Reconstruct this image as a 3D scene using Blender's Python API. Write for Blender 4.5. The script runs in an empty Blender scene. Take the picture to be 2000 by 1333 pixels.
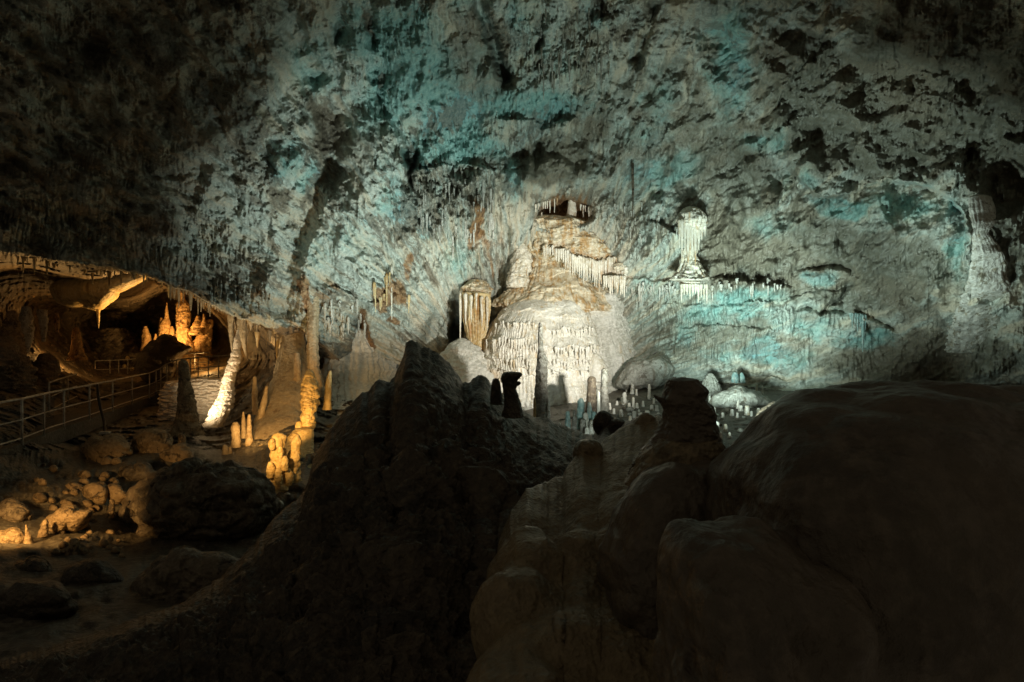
import bpy, math, random
import numpy as np
from concurrent.futures import ThreadPoolExecutor

SC = bpy.context.scene
COL = SC.collection
F = 1222.0            # focal length in photo pixels (22 mm lens on a 36 mm sensor, 2000 px wide)
CZ = 6.0              # eye height above the lowest cave floor
RNG = np.random.default_rng(7)
POOL = ThreadPoolExecutor(4)

# ------------------------------------------------------------------ helpers: space and noise
def W(u, v, d):
    """bearing (u, v) and distance d in metres -> world point"""
    u, v, d = np.broadcast_arrays(np.asarray(u, float), np.asarray(v, float), np.asarray(d, float))
    return np.stack([(u - 1000.0) / F * d, d, (666.5 - v) / F * d + CZ], -1)

_pr = np.random.default_rng(1234)
PERM = np.concatenate([_pr.permutation(256)] * 2).astype(np.int32)
_g = _pr.normal(size=(256, 3)); GRAD = (_g / np.linalg.norm(_g, axis=1)[:, None]).astype(np.float32)
RND = _pr.random(256).astype(np.float32)

def _perlin(p):
    p = p.astype(np.float32)
    i = np.floor(p).astype(np.int32); f = p - i; i &= 255
    w = f * f * f * (f * (f * 6 - 15) + 10)
    out = np.zeros(len(p), np.float32)
    for dx in (0, 1):
        hx = PERM[(i[:, 0] + dx) & 255]; wx = w[:, 0] if dx else 1 - w[:, 0]
        for dy in (0, 1):
            hy = PERM[(hx + i[:, 1] + dy) & 255]; wy = wx * (w[:, 1] if dy else 1 - w[:, 1])
            for dz in (0, 1):
                g = GRAD[PERM[(hy + i[:, 2] + dz) & 255]]
                dot = g[:, 0] * (f[:, 0] - dx) + g[:, 1] * (f[:, 1] - dy) + g[:, 2] * (f[:, 2] - dz)
                out += dot * wy * (w[:, 2] if dz else 1 - w[:, 2])
    return out * 1.6

def _par(fn, p):
    sh = p.shape[:-1]; q = p.reshape(-1, 3)
    if len(q) < 20000: return fn(q).reshape(sh)
    parts = np.array_split(q, 8)
    return np.concatenate(list(POOL.map(fn, parts))).reshape(sh)

def perlin(p): return _par(_perlin, np.asarray(p))

def fbm(p, oct=4, gain=0.5, ridged=False):
    p = np.asarray(p, float); s = 0; a = 1.0; tot = 0
    for k in range(oct):
        n = perlin(p + 17.3 * k)
        if ridged: n = 1 - 2 * np.abs(n)
        s = s + a * n; tot += a; a *= gain; p = p * 2.03
    return s / tot

def _worley(p):
    p = p.astype(np.float32)
    i = np.floor(p).astype(np.int32)
    best = np.full(len(p), 9.0, np.float32); sec = best.copy()
    for dx in (-1, 0, 1):
        for dy in (-1, 0, 1):
            for dz in (-1, 0, 1):
                c = i + np.array([dx, dy, dz], np.int32)
                h = PERM[(PERM[(PERM[c[:, 0] & 255] + c[:, 1]) & 255] + c[:, 2]) & 255]
                q = c + np.stack([RND[h], RND[(h + 91) & 255], RND[(h + 173) & 255]], -1) - p
                d = (q * q).sum(-1)
                sec = np.minimum(sec, np.maximum(best, d)); best = np.minimum(best, d)
    return np.stack([np.sqrt(best), np.sqrt(sec)], -1)

def worley(p):
    p = np.asarray(p); sh = p.shape[:-1]; q = p.reshape(-1, 3)
    r = np.concatenate(list(POOL.map(_worley, np.array_split(q, 8)))) if len(q) > 20000 else _worley(q)
    return r[:, 0].reshape(sh), r[:, 1].reshape(sh)

def h1(i, seed=0):
    i = np.asarray(i).astype(np.int64)
    return RND[PERM[(PERM[(i + seed * 37) & 255] + (i >> 8) * 13 + seed) & 255]]

def h2(i, j, seed=0):
    return RND[PERM[(PERM[(np.asarray(i).astype(np.int64) + seed * 53) & 255] + np.asarray(j).astype(np.int64)) & 255]]

def sstep(a, b, x):
    t = np.clip((x - a) / (b - a), 0, 1); return t * t * (3 - 2 * t)

# ------------------------------------------------------------------ helpers: meshes and objects
def mesh_from(verts, quads, mat, smooth=True, attrs=None, tris=None):
    me = bpy.data.meshes.new('rock')
    verts = np.asarray(verts, np.float32).reshape(-1, 3)
    quads = np.asarray(quads, np.int32).reshape(-1, 4)
    nt = 0 if tris is None else len(tris)
    me.vertices.add(len(verts)); me.vertices.foreach_set('co', verts.ravel())
    loops = quads.ravel() if not nt else np.concatenate([quads.ravel(), np.asarray(tris, np.int32).ravel()])
    me.loops.add(len(loops)); me.loops.foreach_set('vertex_index', loops)
    starts = np.concatenate([np.arange(len(quads)) * 4, len(quads) * 4 + np.arange(nt) * 3]).astype(np.int32)
    me.polygons.add(len(starts)); me.polygons.foreach_set('loop_start', starts)
    me.polygons.foreach_set('use_smooth', np.full(len(starts), smooth, bool))
    if attrs is not None:
        for nm, a in attrs.items():
            at = me.attributes.new(nm, 'FLOAT_COLOR', 'POINT'); at.data.foreach_set('color', np.asarray(a, np.float32).ravel())
    if mat: me.materials.append(mat)
    me.update(calc_edges=True)
    return me

def grid_quads(nr, nc, wrap=False):
    r = np.arange(nr - 1)[:, None]; c = np.arange(nc if wrap else nc - 1)[None, :]
    c2 = (c + 1) % nc
    return np.stack([r * nc + c, r * nc + c2, (r + 1) * nc + c2, (r + 1) * nc + c], -1)

def link(name, me, loc=(0, 0, 0), parent=None):
    o = bpy.data.objects.new(name, me); COL.objects.link(o); o.location = loc
    if parent: o.parent = parent
    return o

def tag(o, label, cat=None, group=None, kind=None):
    if label: o['label'] = label
    if cat: o['category'] = cat
    if group: o['group'] = group
    if kind: o['kind'] = kind
    return o

def based(name, verts, quads, mat, label=None, cat=None, group=None, parent=None, tris=None, smooth=True, top=False):
    """world-space verts -> object whose origin sits at its base (or its top, for hanging things)"""
    verts = np.asarray(verts, float).reshape(-1, 3)
    if parent is not None:
        base = np.array(parent.location)
    else:
        base = np.array([verts[:, 0].mean(), verts[:, 1].mean(), verts[:, 2].max() if top else verts[:, 2].min()])
    o = link(name, mesh_from(verts - base, quads, mat, smooth, tris=tris), (0, 0, 0) if parent is not None else base, parent)
    return tag(o, label, cat, group)

def closed_tube(V):
    """V: rings x segments x 3 -> verts, quads, tris with both ends capped by a centre vertex"""
    nr, ns = V.shape[:2]
    verts = np.concatenate([V.reshape(-1, 3), V[0].mean(0)[None], V[-1].mean(0)[None]])
    q = grid_quads(nr, ns, True).reshape(-1, 4)
    s = np.arange(ns); s2 = (s + 1) % ns
    t = np.concatenate([np.stack([np.full(ns, nr * ns), s2, s], -1), np.stack([np.full(ns, nr * ns + 1), (nr - 1) * ns + s, (nr - 1) * ns + s2], -1)])
    return verts, q, t

def smooth1(a, n):
    if n < 1: return a
    k = np.hanning(2 * n + 3)[1:-1]; k /= k.sum()
    return np.convolve(np.pad(a, n, mode='edge'), k, 'valid')

def loft(rows, d, k=1.0, nseg=64, nrow=None, rough=0.10, fr=2.2, flute=0.0, nfl=14, tier=0.0, tp=0.45, seed=0, lumps=0.0, lf=3.0, sm=2, fl_from=0.0, sq=1.0):
    """solid of revolution-like rock with its own left / right outline per height; d is the distance of its axis (or per-row)"""
    rows = np.array([tuple(r) + ((d,) if len(r) == 3 else ()) for r in rows], float)
    H = rows[-1, 0] - rows[0, 0]
    nrow = nrow or int(np.clip(H * 0.9, 24, 220))
    tt = np.linspace(0, 1, nrow); vv = rows[0, 0] + H * tt
    ul, ur, dd = (smooth1(np.interp(vv, rows[:, 0], rows[:, i]), sm) for i in (1, 2, 3))
    uc, hw = (ul + ur) / 2, (ur - ul) / 2
    hw = hw * np.sqrt(np.clip(tt / 0.02, 0.05, 1)) 
    th = np.linspace(0, 2 * np.pi, nseg, endpoint=False)
    C = W(uc, vv, dd)
    r = hw / F * dd
    dirs = np.stack([np.sign(np.cos(th)) * np.abs(np.cos(th)) ** sq, k * np.sign(np.sin(th)) * np.abs(np.sin(th)) ** sq, 0 * th], -1)
    P0 = C[:, None, :] + r[:, None, None] * dirs[None]
    off = np.array([seed * 3.7, seed * 1.9, seed * 5.1])
    n = 1 + rough * 2.6 * fbm(P0 * fr + off, 5, .6) + rough * .7 * fbm(np.stack([P0[..., 0] * fr * 2, P0[..., 1] * fr * 2, P0[..., 2] * fr * 5], -1) + off, 2, .6)
    n = n + rough * .9 * (.5 - worley(P0 * fr * 2.6 + off)[0])
    if lumps:
        f1, f2 = worley(P0 * lf + off); n = n + lumps * (0.55 - f1)
    if flute:
        ph = th[None] * nfl + 2.0 * perlin(np.stack([P0[..., 0] * 3, P0[..., 1] * 3, P0[..., 2] * 0.4], -1) + off)
        amt = sstep(fl_from, fl_from + 0.12, tt)[:, None]
        n = n + flute * amt * (0.6 * np.abs(np.cos(ph / 2)) + 0.6 * perlin(np.stack([np.cos(th)[None] * nfl * .3 + 0 * ph, np.sin(th)[None] * nfl * .3 + 0 * ph, P0[..., 2] * 0.8], -1) + off) - 0.4)
    if tier:
        ph = P0[..., 2] / tp + 0.75 * fbm(P0 * 1.1 + off, 2) + .22 * fbm(P0 * 4.2 + off, 2) + seed
        s = ph - np.floor(ph)
        n = n + tier * (np.power(1 - s, 0.6) * sstep(0, 0.12, s) - 0.4)
    P = C[:, None, :] + (r[:, None] * n)[..., None] * dirs[None]
    # small vertical jitter so rings are not level
    P[..., 2] += (r[:, None] * 0.12) * perlin(P0 * fr * 0.8 + off + 31)
    return closed_tube(P)

def rockthing(name, rows, d, mat, label, cat, group=None, parent=None, top=False, **kw):
    V, q, t = loft(rows, d, **kw)
    return based(name, V, q[:, ::-1], mat, label, cat, group, parent, tris=t[:, ::-1], top=top)

def blob(outline, c, d, Tf, Tb, n=(96, 128), rough=0.1, fr=1.0, seed=0, lumps=0.0, lf=1.5, oct=5, block=0.0, strata=0.0):
    """closed boulder with a star-shaped outline round c, front bulge Tf and back bulge Tb in metres"""
    o = np.array(outline, float); c = np.array(c, float)
    a = np.arctan2(o[:, 1] - c[1], o[:, 0] - c[0]); R = np.hypot(o[:, 0] - c[0], o[:, 1] - c[1])
    s = np.argsort(a); a, R = a[s], R[s]
    th = np.linspace(-np.pi, np.pi, n[1], endpoint=False)
    r = np.interp(th, np.concatenate([a - 2 * np.pi, a, a + 2 * np.pi]), np.tile(R, 3))
    r = np.real(np.fft.ifft(np.fft.fft(r) * np.exp(-(np.fft.fftfreq(n[1]) * n[1] / (n[1] * 0.22)) ** 2)))
    ph = np.linspace(0.02, np.pi - 0.02, n[0])
    rho = np.sin(ph)[:, None] ** 0.9; co = np.cos(ph)[:, None]
    u = c[0] + rho * r[None] * np.cos(th); v = c[1] + rho * r[None] * np.sin(th)
    dd = d - np.where(co > 0, Tf, Tb) * np.sign(co) * np.abs(co) ** 0.85 + 0 * u
    P = W(u, v, dd); C = W(c[0], c[1], d + 0.3 * (Tb - Tf))
    D = P - C; Ln = np.linalg.norm(D, axis=-1, keepdims=True); Dn = D / Ln
    off = np.array([seed * 2.3, seed * 4.1, seed * 1.3])
    sc = float(np.median(Ln))
    h = rough * 2 * fbm(P * fr + off, oct) * sc
    if lumps:
        f1, f2 = worley(P * lf + off + 0.25 * fbm(P * lf, 2)[..., None]); h = h + lumps * sc * (0.6 - f1)
    if block:
        f1, f2 = worley(P * fr * np.array([1, 1, 1.8]) + off); h = h + block * sc * (h2(np.round(f1 * 3), np.round(f2 * 2), seed) - 0.5) * 0.4 + block * sc * np.minimum(f2 - f1, 0.35)
    if strata:
        h = h + strata * sc * fbm(np.stack([P[..., 0] * .6, P[..., 1] * .6, P[..., 2] * 7], -1) + off, 3)
    P = P + Dn * h[..., None]
    return closed_tube(P)

def blobthing(name, outline, c, d, Tf, Tb, mat, label, cat, group=None, parent=None, **kw):
    V, q, t = blob(outline, c, d, Tf, Tb, **kw)
    return based(name, V, q, mat, label, cat, group, parent, tris=t)

def tube(pts, r, seg=8):
    """round bar along a world polyline"""
    pts = np.array(pts, float); r = np.broadcast_to(np.asarray(r, float), (len(pts),))
    T = np.gradient(pts, axis=0); T /= np.linalg.norm(T, axis=1)[:, None]
    up = np.where(np.abs(T[:, 2:3]) > 0.9, np.array([[1., 0, 0]]), np.array([[0, 0, 1.]]))
    A = np.cross(T, up); A /= np.linalg.norm(A, axis=1)[:, None]; B = np.cross(T, A)
    th = np.linspace(0, 2 * np.pi, seg, endpoint=False)
    V = pts[:, None] + r[:, None, None] * (np.cos(th)[None, :, None] * A[:, None] + np.sin(th)[None, :, None] * B[:, None])
    return closed_tube(V)

def merge(parts):
    vs, qs, ts, n = [], [], [], 0
    for V, q, t in parts:
        vs.append(V); qs.append(q + n); ts.append(t + n); n += len(V)
    return np.concatenate(vs), np.concatenate(qs), np.concatenate(ts)

def boxm(lo, hi):
    (x0, y0, z0), (x1, y1, z1) = lo, hi
    V = np.array([[x0, y0, z0], [x1, y0, z0], [x1, y1, z0], [x0, y1, z0], [x0, y0, z1], [x1, y0, z1], [x1, y1, z1], [x0, y1, z1]], float)
    q = np.array([[0, 3, 2, 1], [4, 5, 6, 7], [0, 1, 5, 4], [1, 2, 6, 5], [2, 3, 7, 6], [3, 0, 4, 7]])
    return V, q, np.zeros((0, 3), int)

# ------------------------------------------------------------------ materials
class NT:
    def __init__(s, name):
        s.m = bpy.data.materials.new(name); s.m.use_nodes = True; s.t = s.m.node_tree; s.n = s.t.nodes
        s.b = s.n['Principled BSDF']
        g = s.n.new('ShaderNodeNewGeometry'); s.pos = g.outputs['Position']
    def l(s, a, b): s.t.links.new(a, b)
    def scale(s, v):
        n = s.n.new('ShaderNodeVectorMath'); n.operation = 'MULTIPLY'; s.l(s.pos, n.inputs[0]); n.inputs[1].default_value = v; return n.outputs[0]
    def noise(s, v=(1, 1, 1), scale=1.0, detail=6, rough=0.55, dist=0.0):
        n = s.n.new('ShaderNodeTexNoise'); s.l(s.scale(v), n.inputs['Vector']); n.inputs['Scale'].default_value = scale
        n.inputs['Detail'].default_value = detail; n.inputs['Roughness'].default_value = rough; n.inputs['Distortion'].default_value = dist
        return n.outputs['Fac']
    def voro(s, v=(1, 1, 1), scale=5.0, feature='F1'):
        n = s.n.new('ShaderNodeTexVoronoi'); s.l(s.scale(v), n.inputs['Vector']); n.inputs['Scale'].default_value = scale; n.feature = feature
        return n.outputs['Distance']
    def math(s, op, a, b=None, c=None):
        n = s.n.new('ShaderNodeMath'); n.operation = op
        for i, x in enumerate((a, b, c)):
            if x is None: continue
            if hasattr(x, 'links'): s.l(x, n.inputs[i])
            else: n.inputs[i].default_value = x
        return n.outputs[0]
    def ss(s, x, a, b, lo=0.0, hi=1.0):
        n = s.n.new('ShaderNodeMapRange'); n.interpolation_type = 'SMOOTHSTEP'; s.l(x, n.inputs[0])
        n.inputs[1].default_value = a; n.inputs[2].default_value = b; n.inputs[3].default_value = lo; n.inputs[4].default_value = hi; return n.outputs[0]
    def mix(s, f, a, b):
        n = s.n.new('ShaderNodeMix'); n.data_type = 'RGBA'
        for i, x in ((0, f), (6, a), (7, b)):
            if hasattr(x, 'links'): s.l(x, n.inputs[i])
            elif i == 0: n.inputs[0].default_value = x
            else: n.inputs[i].default_value = (*x, 1)
        return n.outputs[2]
    def bump(s, h, strength, dist, prev=None):
        n = s.n.new('ShaderNodeBump'); s.l(h, n.inputs['Height']); n.inputs['Strength'].default_value = strength; n.inputs['Distance'].default_value = dist
        if prev: s.l(prev, n.inputs['Normal'])
        return n.outputs['Normal']
    def out(s, col, rough, nrm=None, spec=0.4):
        s.l(col, s.b.inputs['Base Color']) if hasattr(col, 'links') else setattr(s.b.inputs['Base Color'], 'default_value', (*col, 1))
        if hasattr(rough, 'links'): s.l(rough, s.b.inputs['Roughness'])
        else: s.b.inputs['Roughness'].default_value = rough
        if nrm: s.l(nrm, s.b.inputs['Normal'])
        s.b.inputs['Specular IOR Level'].default_value = spec
        return s.m

def wall_material():
    t = NT('cave_wall_rock')
    at = t.n.new('ShaderNodeAttribute'); at.attribute_name = 'stain_tint'
    sep = t.n.new('ShaderNodeSeparateColor'); t.l(at.outputs['Color'], sep.inputs[0])
    R, G, B, A = sep.outputs[0], sep.outputs[1], sep.outputs[2], at.outputs['Alpha']
    fa = t.n.new('ShaderNodeAttribute'); fa.attribute_name = 'flow'
    old, t.pos = t.pos, fa.outputs['Vector']
    nb = t.noise((1, 1, 1), 1.5, 9, 0.62, 0.5)              # where the pale crust has peeled, along the run of the drips
    ns = t.noise((3.0, 1.2, 1), 1.0, 6, 0.6, 0.3)           # drip streaks
    spk = t.noise((1, .9, 1), 4.2, 8, 0.68, 0.4)            # small flaked spots, in loose fields
    t.pos = old
    nf = t.noise((1, 1, 1), 7.0, 6, 0.65)
    nl = t.noise((1, 1, 1), 0.45, 4, 0.5)
    bare_v = t.math('ADD', t.math('ADD', t.math('MULTIPLY', nb, 0.75), t.math('MULTIPLY', ns, 0.45)), t.math("MULTIPLY_ADD", G, 0.55, -0.60))
    bare = t.ss(t.math('ADD', bare_v, t.math('MULTIPLY_ADD', nf, 0.30, -0.15)), 0.30, 0.49)
    spots = t.math('MULTIPLY', t.ss(t.math('ADD', spk, t.math('MULTIPLY_ADD', nl, 0.9, -0.45)), 0.55, 0.61), 0.75)
    bare = t.math('MAXIMUM', bare, spots)
    pale = t.mix(t.ss(nf, 0.35, 0.7), (0.27, 0.30, 0.26), (0.47, 0.51, 0.455))
    pale = t.mix(t.ss(ns, 0.42, 0.66), pale, (0.47, 0.42, 0.32))
    tealc = t.mix(t.ss(nf, 0.3, 0.7), (0.12, 0.29, 0.275), (0.25, 0.45, 0.41))
    tealc = t.mix(t.ss(nl, 0.5, 0.7), tealc, (0.15, 0.34, 0.36))
    tf = t.ss(t.math('ADD', R, t.math('MULTIPLY_ADD', t.noise((1, 1, .7), 1.1, 8, .6, .5), 1.1, -0.55)), 0.12, 0.85)
    tf = t.math('MULTIPLY', tf, .85)
    crust = t.mix(tf, pale, tealc)
    grayc = t.mix(t.ss(t.voro((1, 1, 1), 3.5), 0.15, 0.75), (0.21, 0.212, 0.175), (0.135, 0.132, 0.10))
    grayc = t.mix(t.ss(nl, .45, .62), grayc, (0.22, 0.20, 0.15))
    gf = t.ss(t.math('ADD', A, t.math('MULTIPLY_ADD', nb, 1.0, -0.5)), 0.35, 0.6)
    crust = t.mix(t.math('MULTIPLY', gf, t.math('SUBTRACT', 1.0, t.math('MULTIPLY', tf, .75))), crust, grayc)
    gq = t.math('MULTIPLY_ADD', A, -.7, 1.0)
    bare = t.math('MULTIPLY', bare, t.math('MAXIMUM', gq, .28))
    brown = t.mix(t.ss(nf, 0.3, 0.7), (0.07, 0.06, 0.043), (0.19, 0.165, 0.12))
    col = t.mix(bare, crust, brown)
    orf = t.math('MULTIPLY', t.ss(t.math('ADD', B, t.math('MULTIPLY_ADD', ns, 1.2, -0.6)), 0.3, 0.6), 0.85)
    col = t.mix(orf, col, t.mix(t.ss(nf, .35, .65), (0.15, 0.065, 0.02), (0.34, 0.19, 0.075)))
    b1 = t.bump(t.noise((1, 1, 1), 5.5, 8, 0.62), 0.42, 0.14)
    b2 = t.bump(t.voro((1, 1, .8), 6.5), 0.35, 0.08, b1)
    b3 = t.bump(bare, 0.35, -0.03, b2)
    b4 = t.bump(t.noise((4.5, 4.5, .8), 2.2, 4, .6), 0.35, 0.07, b3)
    rough = t.mix(gf, t.mix(bare, (0.62,) * 3, (0.42,) * 3), (0.34,) * 3)
    return t.out(col, rough, b4, 0.35)

def stone(name, dark, mid, light, stain_tint=None, stain_amt=0.5, scale=2.0, streak=True, bump=0.5, rough=0.55, fine=18, spec=0.4, mottles=None):
    t = NT(name)
    n1 = t.noise((1, 1, .5 if streak else 1), scale, 8, 0.6, 0.2)
    n2 = t.noise((1, 1, .12 if streak else 1), scale * 3.2, 5, 0.55)
    n3 = t.noise((1, 1, 1), fine * .5, 6, 0.65)
    c = t.mix(t.ss(n1, 0.32, 0.55), dark, mid)
    c = t.mix(t.ss(n3, 0.42, 0.68), c, light)
    if stain_tint: c = t.mix(t.math('MULTIPLY', t.ss(n2, 0.66 - 0.28 * stain_amt, 0.80 - 0.2 * stain_amt), 0.85), c, stain_tint)
    if mottles: c = t.mix(t.ss(t.noise((1, 1, 1), scale * 2.1, 9, .7, .4), .55, .60), c, mottles)
    b1 = t.bump(n3, bump, 0.06)
    b2 = t.bump(t.voro((1, 1, .8), fine), bump * .6, 0.03, b1)
    b3 = t.bump(t.noise((1, 1, 1), scale * 2, 6, .6), bump * .6, 0.12, b2)
    return t.out(c, rough, b3, spec)

M = {}
M['wall'] = wall_material()
M['floor'] = stone('cave_floor_rock', (.045, .037, .027), (.09, .077, .057), (.16, .14, .105), scale=1.2, streak=False, bump=.7, mottles=(.05, .042, .032))
M['grotto'] = stone('grotto_rock', (.06, .045, .03), (.17, .13, .085), (.27, .20, .12), scale=.8, streak=False, bump=.7, mottles=(.045, .035, .025))
M['white'] = stone('white_flowstone', (.50, .45, .34), (.72, .69, .60), (.82, .80, .74), (.55, .40, .20), .35, 1.6, bump=.5, rough=.36)
def dome_material():
    m = M['white'].copy(); m.name = 'dome_flowstone'; t = m.node_tree; b = t.nodes['Principled BSDF']
    src = b.inputs['Base Color'].links[0].from_socket
    g = t.nodes.new('ShaderNodeNewGeometry'); s = t.nodes.new('ShaderNodeSeparateXYZ'); t.links.new(g.outputs['Position'], s.inputs[0])
    n = t.nodes.new('ShaderNodeTexNoise'); t.links.new(g.outputs['Position'], n.inputs['Vector']); n.inputs['Scale'].default_value = .9; n.inputs['Detail'].default_value = 7
    a = t.nodes.new('ShaderNodeMath'); a.operation = 'MULTIPLY_ADD'; t.links.new(n.outputs['Fac'], a.inputs[0]); a.inputs[1].default_value = 2.6; t.links.new(s.outputs[0], a.inputs[2])
    r = t.nodes.new('ShaderNodeMapRange'); r.interpolation_type = 'SMOOTHSTEP'; t.links.new(a.outputs[0], r.inputs[0])
    r.inputs[1].default_value = .75; r.inputs[2].default_value = -.35; r.inputs[3].default_value = 0; r.inputs[4].default_value = .8
    x = t.nodes.new('ShaderNodeMix'); x.data_type = 'RGBA'; t.links.new(r.outputs[0], x.inputs[0]); t.links.new(src, x.inputs[6]); x.inputs[7].default_value = (.56, .34, .13, 1)
    t.links.new(x.outputs[2], b.inputs['Base Color']); return m
M['dome'] = dome_material()
M['cream'] = stone('cream_flowstone', (.36, .27, .14), (.58, .50, .35), (.72, .68, .56), (.42, .24, .08), .75, 1.6, bump=.55, rough=.42)
M['cream2'] = stone('pale_gray_flowstone', (.40, .39, .33), (.55, .54, .48), (.66, .65, .59), (.40, .33, .22), .3, 1.2, bump=.5, rough=.45)
M['drip'] = stone('cream_dripstone', (.46, .40, .28), (.66, .61, .50), (.76, .73, .65), (.42, .24, .08), .45, 2.5, bump=.3, rough=.45)
M['ochre'] = stone('ochre_dripstone', (.36, .22, .07), (.56, .42, .20), (.62, .52, .34), (.36, .15, .03), .6, 1.6, bump=.4, rough=.45)
M['gray'] = stone('gray_flowstone', (.17, .165, .135), (.31, .31, .265), (.44, .44, .39), (.16, .13, .09), .45, scale=1.6, bump=.9, rough=.5, mottles=(.17, .155, .12))
M['pale'] = stone('pale_stalagmite', (.34, .33, .27), (.52, .51, .45), (.66, .66, .60), (.26, .21, .13), .45, 2.2, bump=.6, rough=.6, mottles=(.20, .18, .13))
M['graystal'] = stone('gray_lumpy_stalagmite', (.10, .095, .075), (.19, .18, .15), (.29, .285, .245), (.12, .095, .06), .5, 3, streak=False, bump=.9, rough=.6, mottles=(.10, .09, .065))
M['blue'] = stone('teal_stained_stalagmite', (.11, .20, .20), (.22, .35, .33), (.40, .50, .46), (.20, .19, .15), .4, 2.4, bump=.5, rough=.55)
M['tan'] = stone('tan_flowstone', (.22, .16, .09), (.36, .28, .17), (.44, .36, .24), (.16, .10, .05), .4, 1.1, bump=.55, rough=.55)
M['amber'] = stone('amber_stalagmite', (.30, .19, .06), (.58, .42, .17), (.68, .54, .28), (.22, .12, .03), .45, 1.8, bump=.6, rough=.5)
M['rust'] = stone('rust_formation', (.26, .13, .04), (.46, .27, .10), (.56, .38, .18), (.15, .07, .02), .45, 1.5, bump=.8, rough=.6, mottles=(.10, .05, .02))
M['banded'] = stone('banded_pale_stone', (.44, .34, .24), (.70, .60, .48), (.82, .76, .66), (.26, .17, .10), .35, 2.4, streak=False, bump=.8, rough=.5)
M['brown'] = stone('brown_cave_rock', (.055, .042, .028), (.13, .10, .068), (.21, .17, .115), scale=1.0, streak=False, bump=.9, rough=.55, mottles=(.045, .034, .023))
M['slab'] = stone('tan_slab_rock', (.11, .075, .04), (.27, .19, .105), (.38, .28, .16), scale=1.5, streak=False, bump=.9, rough=.6, mottles=(.07, .05, .03))
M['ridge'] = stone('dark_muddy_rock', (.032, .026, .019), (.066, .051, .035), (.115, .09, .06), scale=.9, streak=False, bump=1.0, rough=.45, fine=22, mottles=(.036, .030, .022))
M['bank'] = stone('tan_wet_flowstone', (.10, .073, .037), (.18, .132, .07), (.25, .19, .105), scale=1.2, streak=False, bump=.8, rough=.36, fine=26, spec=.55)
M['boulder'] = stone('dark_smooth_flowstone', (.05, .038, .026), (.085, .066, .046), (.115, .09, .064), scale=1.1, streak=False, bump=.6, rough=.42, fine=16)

def metal(name, col, rough, met=0.8):
    t = NT(name); n = t.noise((1, 1, 1), 6, 5, .6)
    return (t.b.inputs['Metallic'].__setattr__('default_value', met), t.out(t.mix(t.ss(n, .4, .65), col, tuple(c * .6 for c in col)), rough))[1]
M['steel'] = metal('galvanised_steel', (.44, .41, .35), .5, .2)
M['mesh'] = metal('dark_wire_mesh', (.10, .095, .085), .6, .5)
M['deck'] = stone('walkway_concrete', (.05, .042, .03), (.085, .072, .055), (.12, .105, .08), scale=1.3, streak=False, bump=.5, rough=.8)
M['cable'] = metal('black_plastic_pipe', (.015, .014, .013), .5, 0.0)
M['plate'] = metal('off_white_painted_box', (.62, .58, .48), .5, 0.0)

FINE = 1.6
# ------------------------------------------------------------------ the cave shell: wall, vault, side grotto and floor
def axis(a0, a, b, b1, fine, coarse):
    return np.concatenate([np.arange(a0, a, coarse), np.arange(a, b, fine), np.arange(b, b1 + 1, coarse)]).astype(float)
US = axis(-440, -40, 2040, 2440, FINE, 10)
VS = axis(-350, -30, 880, 1500, FINE, 8)
UU, VV = np.meshgrid(US, VS)

WALL_C = np.array([
 (-440,-350,9),(-100,-350,10),(300,-350,11),(700,-350,12.5),(1000,-350,13.5),(1300,-350,13.5),(1700,-350,11),(2400,-350,8),
 (-440,0,11.5),(0,0,13),(300,0,14.5),(600,0,17),(800,0,18),(1000,0,18.5),(1200,0,18.8),(1400,0,18.2),(1700,0,15.5),(2000,0,13),(2440,0,10),
 (-440,200,13.5),(0,200,15),(300,200,17),(500,200,19.3),(640,200,21.2),(750,200,20.8),(900,200,21.5),(1100,200,22.5),(1300,200,22.5),(1500,200,21),(1700,200,18.8),(2000,200,15.8),(2440,200,12.5),
 (-440,350,15),(0,350,17),(300,350,19.2),(500,350,21.5),(630,350,23.8),(700,350,22.8),(850,350,23.6),(1000,350,24.8),(1075,350,25.6),(1200,350,25.0),(1400,350,24),(1600,350,22),(1800,350,20.2),(2000,350,17.8),(2440,350,14.5),
 (-440,480,16),(0,480,18.5),(200,480,20.5),(400,480,22.8),(600,480,24.2),(800,480,25),(1000,480,26.8),(1200,480,26.2),(1400,480,24.6),(1600,480,23),(1800,480,21.2),(2000,480,18.8),(2440,480,16),
 (500,600,24.5),(600,600,25.3),(700,600,26),(850,600,27),(1000,600,28),(1200,600,27.2),(1400,600,25.2),(1600,600,23.4),(1800,600,21.6),(2000,600,19.2),(2440,600,16.5),
 (650,700,27.5),(800,700,28),(1000,700,28),(1200,700,27),(1400,700,25.2),(1600,700,23.6),(1800,700,22),(2000,700,19.6),(2440,700,17),
 (700,800,28.2),(1000,800,28.5),(1400,800,25.5),(2000,800,20),(-440,600,17),(0,600,19.5),(300,600,22.5)], float)
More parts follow.
